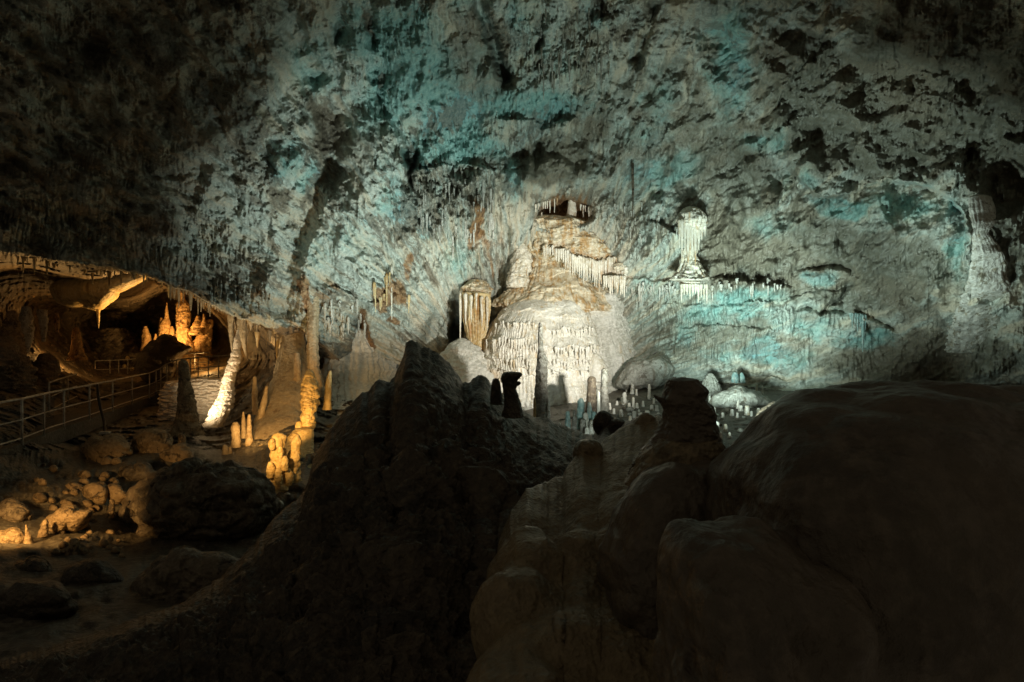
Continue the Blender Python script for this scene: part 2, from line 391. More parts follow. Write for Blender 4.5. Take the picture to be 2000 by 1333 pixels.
UNDER_C = np.array([
 (-440,470,17),(0,492,19.5),(120,512,21),(200,525,22),(275,538,30),(300,548,37),(340,563,41),(380,577,41),(430,608,38),(520,640,25.5),(580,642,26),(660,690,27),
 (-440,540,22),(0,530,25),(60,560,31),(120,600,39),(200,600,43),(300,590,44),(360,610,46),(430,645,46),(400,685,46),(300,660,48),(200,655,44),(130,655,40),(60,645,34),(0,630,29),(-440,640,22),
 (475,672,38),(505,690,33),(540,690,29),(600,690,28),(640,700,28.5),
 (-440,740,20),(0,720,27),(60,735,28),(120,745,31),(200,735,38),(300,730,40),(400,722,38),(440,725,36),(430,752,31),(470,780,28),(540,740,27),(600,760,26),(640,760,27),
 (-440,850,14.5),(0,850,16.5),(120,850,20.5),(200,830,24),(300,830,24.5),(420,835,25.5),(500,830,24),(600,850,21.5),(650,800,25),
 (-440,950,11),(0,940,14.5),(120,930,16),(250,910,17.5),(350,900,18.5),(450,920,18.5),(550,950,17),(640,930,18),
 (-440,1050,9),(0,1040,12.5),(120,1030,13.5),(250,1020,15),(400,1020,15.5),(550,1030,15),
 (0,1100,11),(200,1110,11),(400,1120,11),(-440,1500,5.5),(0,1300,7),(400,1300,7),(800,1300,8),(1200,1500,6),(2440,1500,5),
 (720,800,25),(850,800,25),(1000,800,24.5),(800,900,17),(1000,900,16),(1150,765,25.5),(1150,830,19.5),(1150,870,17),(1250,750,25),(1280,790,22.3),(1300,850,18.5),(1400,765,24),(1420,800,21.5),(1420,850,18.3),
 (1550,775,22.3),(1700,770,21.5),(2000,765,19.5),(2440,765,17),(1700,850,16),(2000,850,15),(1300,950,14),(1700,950,12.5)], float)

def tps(C, u, v, lam=2e-4):
    s = 500.0
    X = C[:, :2] / s; n = len(X)
    def ker(a, b):
        r2 = ((a[:, None] - b[None]) ** 2).sum(-1); return 0.5 * r2 * np.log(r2 + 1e-9)
    A = np.zeros((n + 3, n + 3)); A[:n, :n] = ker(X, X) + lam * np.eye(n)
    A[:n, n] = 1; A[:n, n + 1:] = X; A[n, :n] = 1; A[n + 1:, :n] = X.T
    c = np.linalg.solve(A, np.concatenate([1.0 / C[:, 2], np.zeros(3)]))      # inverse distance is what stays planar
    Q = np.stack([u.ravel(), v.ravel()], -1) / s
    o = ker(Q, X) @ c[:n] + c[n] + Q @ c[n + 1:]
    return np.clip(o.reshape(u.shape), 0.02, 0.2)

cu = np.linspace(-440, 2440, 181); cv = np.linspace(-350, 1508, 121)
CU, CV = np.meshgrid(cu, cv)
def up(g):
    """bilinear from the coarse grid to the fine one"""
    a = np.stack([np.interp(US, cu, r) for r in g])
    x = np.interp(VS, cv, np.arange(len(cv))); i = np.clip(x.astype(int), 0, len(cv) - 2); f = (x - i)[:, None]
    return a[i] * (1 - f) + a[i + 1] * f
LIPX = [-440,0,60,120,200,260,300,340,380,430,470,520,580,620,660,700,760,1000,1150,1200,1300,1400,1500,1700,2000,2440]
LIPY = [470,492,500,512,525,533,545,562,577,608,628,640,642,668,705,745,775,780,772,758,742,752,768,762,756,756]
def lip(u): return np.interp(u, LIPX, LIPY)
def lipw(u): return np.interp(u, [-440, 560, 660, 760, 2440], [5, 5, 26, 30, 30])
warp = up(fbm(np.stack([CU / 60, CV / 60, 0 * CU], -1), 3))
Dw, Du = 1 / up(tps(WALL_C, CU, CV)), 1 / up(tps(UNDER_C, CU, CV))
LP = lip(UU) + 7 * warp + 5 * fbm(np.stack([US / 9, 0 * US, 0 * US + 3.3], -1), 3)[None] * (US < 640)[None]
mixw = sstep(-1, 1, (VV - LP) / lipw(UU))
D0 = 1 / ((1 - mixw) / Dw + mixw / np.maximum(Du, 3))
isw = 1 - mixw
P0 = W(UU, VV, D0)
Sx, Tz = (UU - 1000) / F * 25.0, (666.5 - VV) / F * 25.0      # metres along and up the wall
SX, TZ = Sx + 0.0, Tz + 0.0

def blobmask(L):
    """irregular patches: (u, v, ru, rv, strength)"""
    m = np.zeros_like(UU); wu = UU + 26 * warp + 14 * warp2; wv = VV + 26 * warp3 + 14 * warp2
    for u, v, ru, rv, s in L:
        m = np.maximum(m, s * np.exp(-(((wu - u) / ru) ** 2 + ((wv - v) / rv) ** 2) ** 1.3))
    return m
warp2 = fbm(np.stack([UU / 24, VV / 24, 0 * UU + 5.5], -1), 3)
warp3 = up(fbm(np.stack([CU / 70, CV / 70, 0 * CU + 9], -1), 3))

def polyd(pts, u, v):
    """distance to a polyline"""
    d = np.full(u.shape, 1e9)
    for (ax, ay), (bx, by) in zip(pts[:-1], pts[1:]):
        L2 = (bx - ax) ** 2 + (by - ay) ** 2
        t = np.clip(((u - ax) * (bx - ax) + (v - ay) * (by - ay)) / L2, 0, 1)
        d = np.minimum(d, np.hypot(u - ax - t * (bx - ax), v - ay - t * (by - ay)))
    return d

def insidepoly(pts, u, v):
    c = np.zeros(u.shape, bool); n = len(pts)
    for i in range(n):
        (x0, y0), (x1, y1) = pts[i], pts[(i + 1) % n]
        if y0 == y1: continue
        c ^= ((y0 > v) != (y1 > v)) & (u < (x1 - x0) * (v - y0) / (y1 - y0) + x0)
    return c

def drips(s, t, w, L, seed):
    i = np.floor(s / w); fr = s / w - i
    y = t / (L * (0.6 + 0.8 * h1(i, seed))) + 17 * h1(i, seed + 3)
    j = np.floor(y); fy = 1 - (y - j)
    te = 0.5 + 0.45 * h2(i, j, seed + 5)
    x = fy / te
    on = x < 1
    cross = np.sqrt(np.clip(1 - (np.abs(fr - 0.5) / (0.5 * (1 - 0.6 * x))) ** 2, 0, 1))
    return np.where(on, np.clip(x, 0, 1) ** 0.6 * cross, 0) * (0.35 + 0.65 * h2(i, j, seed))

w1 = up(fbm(np.stack([CU / 45, CV / 90, 0 * CU + 2], -1), 3))
# --- relief, in metres towards the room
macro = up(fbm(W(CU, CV, 1 / tps(WALL_C, CU, CV)) / 3.4 + 3, 3, .55)) * 1.15
ANG = np.arctan2(Sx, np.maximum(Tz, -2.2) + 3.2) * 11.0; RAD = np.hypot(Sx, Tz + 3.2)
def flow(wd, ln, z, o, rg=False, g=.55):
    return fbm(np.stack([ANG / wd + .25 * warp2 + .5 * w1, RAD / ln + .3 * warp, P0[..., 1] / (wd * 4) + z], -1), o, g, rg)
SM = blobmask([(1070,335,80,52,1),(690,280,55,60,.8),(930,110,75,85,.7),(1425,130,52,120,1),(560,310,50,50,.6),(700,470,70,40,.8),(540,570,60,40,.9),(1250,345,50,60,.8),(850,150,90,80,.7),(560,120,50,130,.8),(300,380,70,60,.8),(430,300,50,90,.7),
  (1800,480,100,60,.6),(720,730,70,80,.9),(1650,405,60,25,.9),(960,210,90,40,.6),(1500,690,120,40,.6),(820,690,50,40,.8),(200,240,60,90,.7),(1320,620,40,30,.6),(620,450,40,60,.6)])
SM = np.maximum(SM, 0.85 * sstep(.08, .42, warp3 + .4 * warp))
mid = fbm(P0 / 1.5, 4, 0.58, ridged=True) * 0.24 + .46 * flow(1.0, 2.6, 3, 4, True) + .24 * flow(.34, 1.1, 7, 3) + .13 * (1 - .5 * SM) * flow(.15, .9, 11, 2)
rough = fbm(P0 / 0.42 + 9, 4, 0.65) * 0.15
pop = worley(P0 / 0.34)[0]
h = macro + .88 * mid * (1 - .35 * SM) * (1 - .55 * sstep(1230, 1420, UU + 30 * warp)) + rough * (1 - .8 * SM)
# broad hanging folds of the vault
fold = fbm(np.stack([P0[..., 0] / 1.7 + .5 * w1, P0[..., 1] / 3.0, P0[..., 2] / 5.5], -1) + 31, 2, .5, True)
h = h + 0.55 * fold * sstep(640, 420, VV) + .2 * fold
# drapery and drip fields
DR = blobmask([(880,400,75,85,1.5),(1300,600,110,55,1.1),(1400,660,120,50,.9),(1250,480,70,60,.9),(1490,640,70,50,.6),(1450,540,80,30,.7),(850,340,60,30,1.0),(930,470,40,60,.9),(1060,90,60,90,.8),(1140,130,70,60,1.0),(1180,60,40,60,.7),(760,600,40,60,.9),(660,640,70,50,.6),
   (1250,590,60,35,1.0),(1400,570,110,22,.9),(1210,430,60,60,.7),(740,160,30,120,.7),(860,300,90,40,.6),(1000,200,180,60,.35),(950,280,120,40,.5),(1240,250,60,30,.5),
   (120,440,160,60,.8),(330,490,150,60,.8),(480,580,90,50,.7),(200,330,200,60,.35),(590,600,60,50,.7),(900,620,60,60,.3),(1390,640,160,50,.35),(700,560,60,60,.3)])
DRbase = 0.12 + 0.22 * sstep(-.25, .3, warp3 + .5 * w1) + 0.9 * DR
g1 = drips(Sx + 0.35 * w1 + 0.05 * warp2, Tz + 0.2 * warp2, 0.19, 0.95, 1)
g2 = drips(Sx + 0.3 * w1 + 0.03 * warp2 + 4, Tz, 0.115, 0.55, 2)
g3 = drips(Sx * 1 + 0.5 * w1 + 9, Tz, 0.42, 1.9, 4)
vertical = fbm(np.stack([P0[..., 0] * 3.2, P0[..., 1] * 3.2, P0[..., 2] * 0.55], -1) + 4, 3)
DRbase = DRbase * (1 - .75 * SM * (DR < .5))
h = h + DRbase * (0.36 * np.maximum(g1, 0.75 * g2) + 0.32 * vertical) + 0.18 * g3 * sstep(.2, .7, DR + 0.3 * warp3)
# hammered, scalloped right wall
HM = blobmask([(1500,470,170,140,1),(1420,320,110,90,.8),(1700,520,170,90,1),(1700,250,220,110,1),(1550,150,150,120,.8),(1850,150,200,180,1),(1980,300,80,200,.8),(930,110,80,90,.7),(1080,310,60,40,.7),(700,280,50,60,.5),(1400,640,200,70,.6)])
scal = worley((P0 + 0.18 * np.stack([warp2, warp2, warp3], -1)) / np.array([0.62, 0.62, 0.40]))[0]
h = h + HM * (0.13 * (0.6 - scal)) + (0.35 + 0.5 * HM) * (1 - .6 * SM) * 0.10 * (0.6 - pop)
RW = sstep(1230, 1420, UU + 30 * warp)
h = h + RW * 0.34 * fbm(np.stack([(TZ * .8 - SX * .6) / 1.5 + .4 * warp3, (SX * .8 + TZ * .6) / 5.0, P0[..., 1] / 4], -1) + 8, 3, .5, True)
h = h + RW * 0.20 * fbm(np.stack([(TZ * .8 - SX * .6) / .45 + .4 * warp2, (SX * .8 + TZ * .6) / 1.3, P0[..., 1] / 4], -1) + 18, 3, .55)
# long slanting ribs of the left vault
LV = 1 - sstep(520, 700, UU + 20 * warp)
h = h + LV * 0.55 * fbm(np.stack([(P0[..., 0] * 0.8 + P0[..., 2] * 0.55) / 0.8, (P0[..., 2] * 0.8 - P0[..., 0] * 0.5) / 3.5, P0[..., 1] / 2.5], -1), 4, .55, True)
# bays, bulges and steps
warp4 = fbm(np.stack([UU / 15, VV / 15, 0 * UU + 1.5], -1), 3, .6)
fu, fv = UU + 12 * warp2 + 8 * warp + 4 * warp4, VV + 9 * warp2 + 6 * warp4 + 8 * warp3
vary = np.clip(.65 + 1.3 * up(fbm(np.stack([CU / 50, CV / 50, 0 * CU + 77], -1), 2)) + .5 * warp2, .05, 1.5)
def bulge(u, v, ru, rv, a, p=1.0): return a * np.exp(-(((fu - u) / ru) ** 2 + ((fv - v) / rv) ** 2) ** p)
h = h - 1.3 * np.exp(-(polyd([(560,0),(600,120),(640,230),(650,330),(610,400),(565,520),(560,600)], fu, fv) / 26) ** 2)
h = h + bulge(720,290,60,60,.7) + bulge(690,440,60,60,.5) + bulge(540,570,60,50,.7) + bulge(700,540,50,40,.5) + bulge(860,590,60,40,.4) + bulge(560,330,40,60,.6)
h = h - bulge(745,170,14,70,.9) - bulge(722,45,14,50,1.0) - bulge(805,310,13,50,1.6) - bulge(702,655,13,50,2.0) - bulge(892,640,11,52,3.0,2) - bulge(660,60,12,60,.7)
h = h - 1.3 * np.exp(-(polyd([(935,0),(960,70),(985,150)], fu, fv) / 13) ** 2) - .8 * np.exp(-(polyd([(1060,30),(1052,90)], fu, fv) / 9) ** 2) - .7 * np.exp(-(polyd([(1280,20),(1240,120)], fu, fv) / 10) ** 2)
h = h + bulge(1070,350,80,40,1.5, 2) - bulge(1098,412,56,27,2.0, 2.0)                       # roof and mouth of the alcove
h = h - bulge(1265,655,40,42,.8, 1.5) + bulge(1290,470,60,30,.3)
STEP = [(1500,420),(1520,395),(1550,345),(1575,365),(1595,383),(1640,388),(1700,365),(1750,355),(1820,365),(1865,395),(1887,430),(1892,600),(2500,640),(2500,-400),(1300,-400),(1400,200)]
sd = polyd(STEP[:12], fu, fv) * np.where(insidepoly(STEP, fu, fv), 1, -1)
h = h + (0.85 + .45 * vary) * sstep(-3, 4, sd) * np.exp(-np.maximum(sd, 0) / 130)
h = h + bulge(1790,470,110,110,.9,1.5)
for pts, a, wd in (([(1550,532),(1580,522),(1615,518),(1655,528),(1680,545),(1668,560),(1640,585),(1605,610)], .55, 5), ([(1560,600),(1640,612),(1700,618),(1740,640),(1760,655)], .4, 5),
                   ([(1590,560),(1630,566),(1660,560)], .3, 4), ([(1870,395),(1885,330),(1905,300)], .4, 5), ([(1500,230),(1560,150),(1620,60)], .35, 6), ([(1430,330),(1480,290),(1560,220)], .3, 6), ([(1760,130),(1740,60)], .3, 5)):
    h = h - a * vary * np.exp(-(polyd(pts, fu, fv) / wd) ** 2)
for pts, a, ln in (([(1205,542),(1300,550),(1330,545),(1400,540),(1470,552),(1530,560)], .55, 34), ([(1210,590),(1320,592),(1400,600),(1500,590),(1590,570)], .3, 22), ([(1330,640),(1420,636),(1520,645)], .25, 25),
                   ([(1400,722),(1480,735),(1560,740)], .3, 20), ([(790,345),(840,325),(900,318),(960,330)], .55, 40), ([(650,560),(700,585),(750,590)], .45, 30), ([(1230,415),(1300,440),(1340,470)], .35, 26), ([(980,235),(1060,240),(1120,232)], .4, 30)):
    xs, ys = np.array(pts, float).T
    dv = fv - np.interp(fu, xs, ys); m = sstep(xs[0] - 25, xs[0] + 15, fu) * (1 - sstep(xs[-1] - 15, xs[-1] + 25, fu))
    h = h + m * a * vary * np.where(dv > 0, np.exp(-dv / ln), 0) * sstep(-3, 3, dv)               # a shelf: juts out just under the line
h = h * np.clip(isw, 0, 1)
# floor and grotto relief
fl = mixw
gn = worley(P0 / np.array([1.5, 1.5, .8]) + 0.3 * warp3[..., None])
fh = fbm(P0 / 2.2, 4, .55, True) * 0.9 + 0.3 * fbm(P0 / .5, 3, .6) + 0.45 * np.minimum(gn[1] - gn[0], .4) + 0.3 * drips(Sx + .3 * w1, Tz, .3, 1.2, 7) * (VV < 690) 
fh = fh + (.16 * fbm(P0 / .22 + 3, 2) + .16 * (.5 - worley(P0 / .3)[0])) * (VV > 740)
fh = fh * np.clip((D0 - 2) / 18, 0.5, 1)
h = h + fl * fh * np.where(UU > 690, 0.45, 1.0)
D = D0 - h
PW = W(UU, VV, D)
def depth_at(u, v):
    x = np.interp(u, US, np.arange(len(US))); y = np.interp(v, VS, np.arange(len(VS)))
    return float(D[int(round(y)), int(round(x))])

TEAL = blobmask([(880,170,270,200,.5),(1330,260,180,150,.16),(1450,620,240,70,.36),(640,480,150,130,.2),(780,60,80,70,.9),(830,150,100,95,1),(890,215,95,70,1),(760,180,60,95,.8),(1010,30,45,50,.5),(960,200,120,55,.9),(1070,205,90,42,.95),(900,285,110,40,.9),(820,310,42,34,.9),(770,400,50,55,.7),  # the broad first patches put a soft teal glow into the colour
  (1290,210,44,90,.6),(1260,270,80,40,.6),(1425,130,50,120,1),(1300,335,80,50,.8),(1250,345,40,44,.7),(1650,405,66,22,1.2),(1760,395,80,44,.8),(1560,360,44,40,.6),(1500,440,90,26,.6),(1500,275,70,30,.7),
  (1460,580,90,22,.9),(1340,655,40,40,.7),(1490,685,44,30,1.2),(1580,640,60,26,.7),(1390,620,70,24,.7),(1600,545,44,18,1),(1690,665,70,22,.9),(1870,470,26,90,.8),(620,130,60,90,.55),(560,310,50,60,.6),(600,345,30,40,.7),
  (1000,340,30,50,.7),(830,440,20,40,.6),(900,520,60,40,.5),(720,250,60,40,.55),(700,60,70,80,.6),(1150,40,60,40,.4),(1450,600,60,30,.7),(1400,690,50,30,.6),(620,500,30,60,.4),(690,460,60,50,.4),(1330,420,60,50,.4),(1120,150,60,60,.4),(1540,700,60,24,.7),(1250,560,60,20,.4)])
BARE_SHADE = blobmask([(640,255,44,75,1.05),(605,200,26,55,.9),(545,375,46,26,.9),(625,345,40,20,.9),(520,400,60,40,.75),(660,340,44,50,.66),(850,540,44,36,.68),(1330,395,32,60,.95),(1305,322,22,30,.9),(1290,430,40,25,.75),(1635,386,44,11,1),
  (1765,390,60,36,.72),(1760,445,90,22,.8),(1275,650,46,40,.85),(1780,480,70,30,.62),(1900,80,260,220,.52),(1650,60,160,110,.3),(1980,350,90,100,.8),(180,90,160,140,.9),(100,300,160,120,.72),(420,80,80,160,.75),(480,190,40,120,.75),(1560,250,90,60,.3),(1300,600,100,50,.56),(1400,660,110,50,.54),
  (300,440,120,30,.7),(880,380,75,85,.74),(860,440,40,50,.72),(930,440,20,50,.8),(760,580,30,40,.7),(1060,100,30,90,.65),(1140,140,70,50,.64),(975,120,14,60,.8),(715,650,14,60,1),(800,330,14,40,.8),(1280,580,60,20,.66),(1700,640,90,40,.5),(720,40,14,60,.8),(745,170,16,70,.75)])  # narrow patches darken the carved crevices, shade put into the colour
BARE_SHADE = np.maximum(BARE_SHADE, 0.41) + 0.06 * warp3
ORNG = blobmask([(935,430,12,65,.9),(925,470,12,40,.8),(770,560,22,30,.9),(745,580,20,26,.9),(802,520,12,40,.6),(716,640,10,45,1),(600,575,14,28,.9),(1115,405,50,28,1),(960,470,20,20,.5),(590,560,20,20,.7),(660,720,20,26,.7),(780,625,16,12,.8),(640,570,30,20,.4),(960,520,40,40,.35),(510,575,20,10,.5)])
GRAY = blobmask([(1350,250,220,200,.6),(1150,220,120,70,.5),(1600,620,200,60,.45),(1500,470,190,140,.9),(1420,320,110,90,.9),(1700,530,200,100,.9),(1700,250,240,120,.9),(1560,150,130,120,.8),(1850,150,220,190,1),(1990,320,120,240,.9),(935,110,80,95,.95),(1075,320,80,50,.95),(700,285,50,60,.5),(1400,650,200,80,.6),(1120,60,60,60,.5),(1160,260,80,50,.6),(1800,700,260,60,.9),(250,250,260,260,.45),(880,560,30,30,.4)])
band = np.clip(np.exp(-((sd + 12 + 6 * warp2) / 11) ** 2) * (sstep(1500, 1530, UU) * (1 - sstep(1575, 1590, UU)) + sstep(1640, 1665, UU) * (1 - sstep(1840, 1880, UU))), 0, 1)
BARE_SHADE = BARE_SHADE * (1 - .8 * band); GRAY = GRAY * (1 - band); TEAL = TEAL * (1 - .7 * band)
stain_tint = np.stack([TEAL, BARE_SHADE, ORNG, GRAY], -1)
FLOW = np.stack([ANG + .3 * w1 + .1 * warp2, RAD / 2.6, P0[..., 1] / 3, 0 * ANG + 1], -1)

nr, nc = UU.shape
Q = grid_quads(nr, nc)[..., ::-1]
fm = (VV - LP) / lipw(UU)
cell = 0.25 * (fm[:-1, :-1] + fm[1:, :-1] + fm[:-1, 1:] + fm[1:, 1:])
ucell = UU[:-1, :-1]; vcell = VV[:-1, :-1]
reg = np.where(cell < -0.2, 0, np.where((ucell < 660) & (vcell < np.interp(ucell, [0, 150, 300, 450, 560, 660], [735, 745, 745, 760, 700, 730])), 1, 2))
for k, (nm, mt) in enumerate((('cave_wall', 'wall'), ('grotto_wall', 'grotto'), ('cave_floor', 'floor'))):
    q = Q[reg == k].reshape(-1, 4)
    idx, inv = np.unique(q, return_inverse=True)
    me = mesh_from(PW.reshape(-1, 3)[idx], inv.reshape(-1, 4), M[mt], attrs={'stain_tint': stain_tint.reshape(-1, 4)[idx], 'flow': FLOW.reshape(-1, 4)[idx]} if k == 0 else None)
    tag(link(nm, me), None, kind='structure')
#PART3
# ------------------------------------------------------------------ foreground: muddy ridge, flowstone bank, boulders
def sweep(name, sil, yc, vbot, ybot, mat, label, cat, u0, u1, du, nf, seed, amp, fr, lumps=0.0, lf=.8, bulge_=0.5, back=(2.6, 3.2), strat=0.0):
    """a mound: its crest runs along sil at distance yc; a front slope falls towards the visitor, a back slope falls away"""
    us = np.arange(u0, u1, du, dtype=float)
    sx = np.array(sil, float); cv_ = np.interp(us, sx[:, 0], sx[:, 1])
    yx = np.array(yc, float); cy = smooth1(np.interp(us, yx[:, 0], yx[:, 1]), 8)
    yb = np.interp(us, *np.array(ybot, float).T) if isinstance(ybot, list) else np.full(us.shape, float(ybot))
    t = np.linspace(0, 1, nf)[:, None]
    y = 1 / ((1 - t) / yb[None] + t / cy[None]); v = vbot + (cv_[None] - vbot) * t
    y = y - bulge_ * np.sin(np.pi * t) ** 1 * (1 - t * .3)
    Pf = W(us[None] + 0 * t, v, y)
    crest = Pf[-1]
    s = np.linspace(0, 1, 40)[1:, None]
    Pb = crest[None] + np.stack([0 * s + 0 * us[None], back[0] * s + 0 * us[None], -back[1] * s ** 1.05 + 0 * us[None]], -1)
    P = np.concatenate([Pf, Pb])
    off = np.array([seed, seed * 2.2, seed * .7])
    G0 = np.gradient(P, axis=0); G1 = np.gradient(P, axis=1); N = np.cross(G1, G0); N /= np.linalg.norm(N, axis=-1, keepdims=True) + 1e-9
    N = N * np.sign((N * np.array([0, -.6, .6])).sum(-1, keepdims=True) + 1e-6)
    dd = np.clip(P[..., 1:2] / 8, .3, 1.2)[..., 0]
    h = amp * (fbm(P * fr + off, 3, .5, True) * .9 + .75 * fbm(P * fr * 3.1 + off, 5, .65, True) + .22 * fbm(P * fr * 11 + off, 3, .6)) * dd
    h = h + amp * .35 * (0.55 - worley(P * fr * 4 + off)[0]) * dd
    if strat: h = h + strat * fbm(np.stack([(P[..., 0] - P[..., 2]) * 2.4, (P[..., 0] + P[..., 2]) * .5, P[..., 1]], -1) + off, 3) * dd
    if lumps:
        lm = lumps(us[None] + 0 * t, v) if callable(lumps) else np.full(Pf.shape[:2], lumps)
        lm = np.concatenate([lm, np.repeat(lm[-1:], 39, 0)])
        f1, f2 = worley(P * lf * np.array([1, 1, .8]) + off + .18 * fbm(P * lf * .7, 2)[..., None])
        f1 = -np.log(np.exp(-6 * f1) + np.exp(-6 * f2)) / 6 + .08
        h = h * (1 - .6 * np.clip(lm * 2, 0, 1)) + lm * (np.exp(-2.0 * f1 ** 2) - .25) * 1.0
    h = h - .30 * amp * dd
    fade = np.concatenate([0.08 + .92 * sstep(0, .30, 1 - t) + 0 * us[None], np.repeat(.12 + .4 * sstep(.1, .6, s), len(us), 1)])
    P = P + N * (h * fade)[..., None]
    # ragged crest
    P[..., 2] += (.055 * fbm(np.stack([us / 14, 0 * us, 0 * us + seed], -1), 4, .65) * cy / 9)[None] * np.concatenate([sstep(.75, 1, t), np.ones((39, 1))])
    q = grid_quads(*P.shape[:2]).reshape(-1, 4)
    return based(name, P, q, mat, label, cat)

RIDGE = [(-600,1380),(0,1292),(200,1234),(350,1182),(430,1132),(500,1062),(540,1012),(585,975),(603,955),(612,900),(640,850),(668,815),(690,788),(705,772),(722,764),(735,745),(748,743),(762,752),(775,734),(783,712),(790,690),(794,672),(802,667),(812,668),(822,678),(834,681),(848,690),(862,699),(880,718),(904,747),(915,750),(926,742),(938,736),(950,743),(962,762),(980,772),(1000,792),(1022,806),(1048,815),(1070,820),(1100,836),(1140,848),(1160,852),(1176,826),(1186,822),(1200,836),(1222,826),(1250,818),(1290,812),(1340,830),(1420,870),(1500,900),(1700,950)]
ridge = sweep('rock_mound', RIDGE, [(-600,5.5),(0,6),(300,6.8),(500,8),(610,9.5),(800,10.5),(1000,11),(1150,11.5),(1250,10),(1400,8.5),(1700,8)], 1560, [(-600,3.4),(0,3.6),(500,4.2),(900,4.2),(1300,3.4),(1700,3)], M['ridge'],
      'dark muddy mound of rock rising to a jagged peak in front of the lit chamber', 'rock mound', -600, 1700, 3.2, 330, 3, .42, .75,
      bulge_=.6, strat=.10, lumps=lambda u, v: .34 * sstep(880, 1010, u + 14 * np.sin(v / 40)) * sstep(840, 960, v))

bank_sil = [(955,1500),(962,1120),(975,1060),(1000,1000),(1030,958),(1065,945),(1100,930),(1125,890),(1140,872),(1175,868),(1195,850),(1225,832),(1255,822),(1285,812),(1320,830),(1360,900),(1400,1000),(1420,1500)]
sweep('flowstone_bank', bank_sil, [(950,5.6),(1060,6.6),(1160,7.4),(1280,7.6),(1420,6.5)], 1600, 3.2, M['bank'],
      'tan wet flowstone bank with rounded lobes running down below the squat stalagmite', 'flowstone', 957, 1419, 2.6, 330, 11, .13, .9, lumps=lambda u, v: np.clip(.20 + .20 * sstep(1160, 1040, u), 0, 1), lf=2.3, bulge_=.35, strat=.03, back=(1.8, 2.4))

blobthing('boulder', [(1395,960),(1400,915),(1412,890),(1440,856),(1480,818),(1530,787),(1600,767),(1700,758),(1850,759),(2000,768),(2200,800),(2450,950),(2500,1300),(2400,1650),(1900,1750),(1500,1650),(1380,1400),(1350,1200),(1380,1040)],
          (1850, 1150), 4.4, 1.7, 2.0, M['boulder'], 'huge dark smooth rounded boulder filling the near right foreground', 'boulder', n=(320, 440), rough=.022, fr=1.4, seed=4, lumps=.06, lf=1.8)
blobthing('flowstone_block', [(1310,1075),(1330,1052),(1380,1043),(1440,1046),(1520,1062),(1640,1120),(1700,1300),(1650,1600),(1450,1700),(1320,1600),(1306,1333),(1303,1250),(1296,1150),(1300,1105)],
          (1480, 1330), 3.0, .75, 1.0, M['boulder'], 'dim rounded flowstone block leaning against the foot of the huge boulder', 'boulder', n=(240, 340), rough=.09, fr=1.7, seed=5, lumps=.16, lf=2.4)
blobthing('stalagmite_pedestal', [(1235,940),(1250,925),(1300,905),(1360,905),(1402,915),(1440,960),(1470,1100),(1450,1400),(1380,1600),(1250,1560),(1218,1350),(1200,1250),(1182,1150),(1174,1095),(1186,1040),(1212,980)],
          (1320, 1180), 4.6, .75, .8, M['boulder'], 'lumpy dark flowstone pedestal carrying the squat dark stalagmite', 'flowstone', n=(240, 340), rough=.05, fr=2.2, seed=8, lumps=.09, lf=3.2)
rockthing('stalagmite', [(737,1312,1352),(741,1306,1364),(748,1303,1368),(756,1302,1374),(763,1297,1379),(770,1295,1377),(780,1291,1378),(790,1292,1384),(800,1296,1392),(812,1297,1398),(824,1293,1395),(835,1288,1400),(850,1281,1403),(865,1272,1406),(885,1252,1408),(905,1240,1408),(925,1234,1410),(950,1232,1412)],
          4.9, M['boulder'], 'squat dark stalagmite with a ragged flat top standing before the boulder', 'stalagmite', nseg=160, nrow=240, rough=.07, fr=6, seed=2, lumps=.16, lf=9, sm=1)
spk = loft([(771,1276,1280),(774,1276,1286),(778,1280,1300),(786,1287,1310)], 4.85, nseg=20, nrow=20, rough=.06, fr=9, seed=3)
based('spur', spk[0], spk[1][:, ::-1], M['boulder'], None, None, parent=bpy.data.objects['stalagmite'], tris=spk[2][:, ::-1])
sk = loft([(852,1286,1400),(862,1276,1405),(880,1256,1409),(900,1241,1411),(920,1234,1412),(945,1226,1414)], 4.86, nseg=160, nrow=110, rough=.06, fr=4, seed=13, lumps=.10, lf=7)
based('skirt', sk[0], sk[1][:, ::-1], M['bank'], 'pale tan flared skirt', None, parent=bpy.data.objects['stalagmite'], tris=sk[2][:, ::-1])
rockthing('stalagmite', [(726,989,1013),(729,982,1018),(734,979,1020),(740,978,1014),(746,979,1010),(752,980,1012),(760,982,1008),(770,983,1012),(780,984,1014),(795,984,1018),(815,980,1024)], 9.6, M['ridge'],
          'dark silhouetted stalagmite with a hooked head on the mound right of the peak', 'stalagmite', nseg=64, nrow=100, rough=.08, fr=4, seed=4, lumps=.08, lf=5, sm=1)
hk = loft([(745,1006,1013),(748,1004,1019),(752,1003,1016),(756,1003,1009)], 9.6, nseg=20, nrow=16, rough=.06, fr=8, seed=6)
based('hook', hk[0], hk[1][:, ::-1], M['ridge'], None, None, parent=bpy.data.objects['stalagmite.001'], tris=hk[2][:, ::-1])
rockthing('stalagmite', [(739,964,972),(744,961,976),(755,959,978),(770,958,980),(790,957,984)], 9.8, M['ridge'], 'small blunt brown stalagmite tucked left of the hooked dark stalagmite', 'stalagmite', nseg=48, rough=.06, fr=4, seed=7)
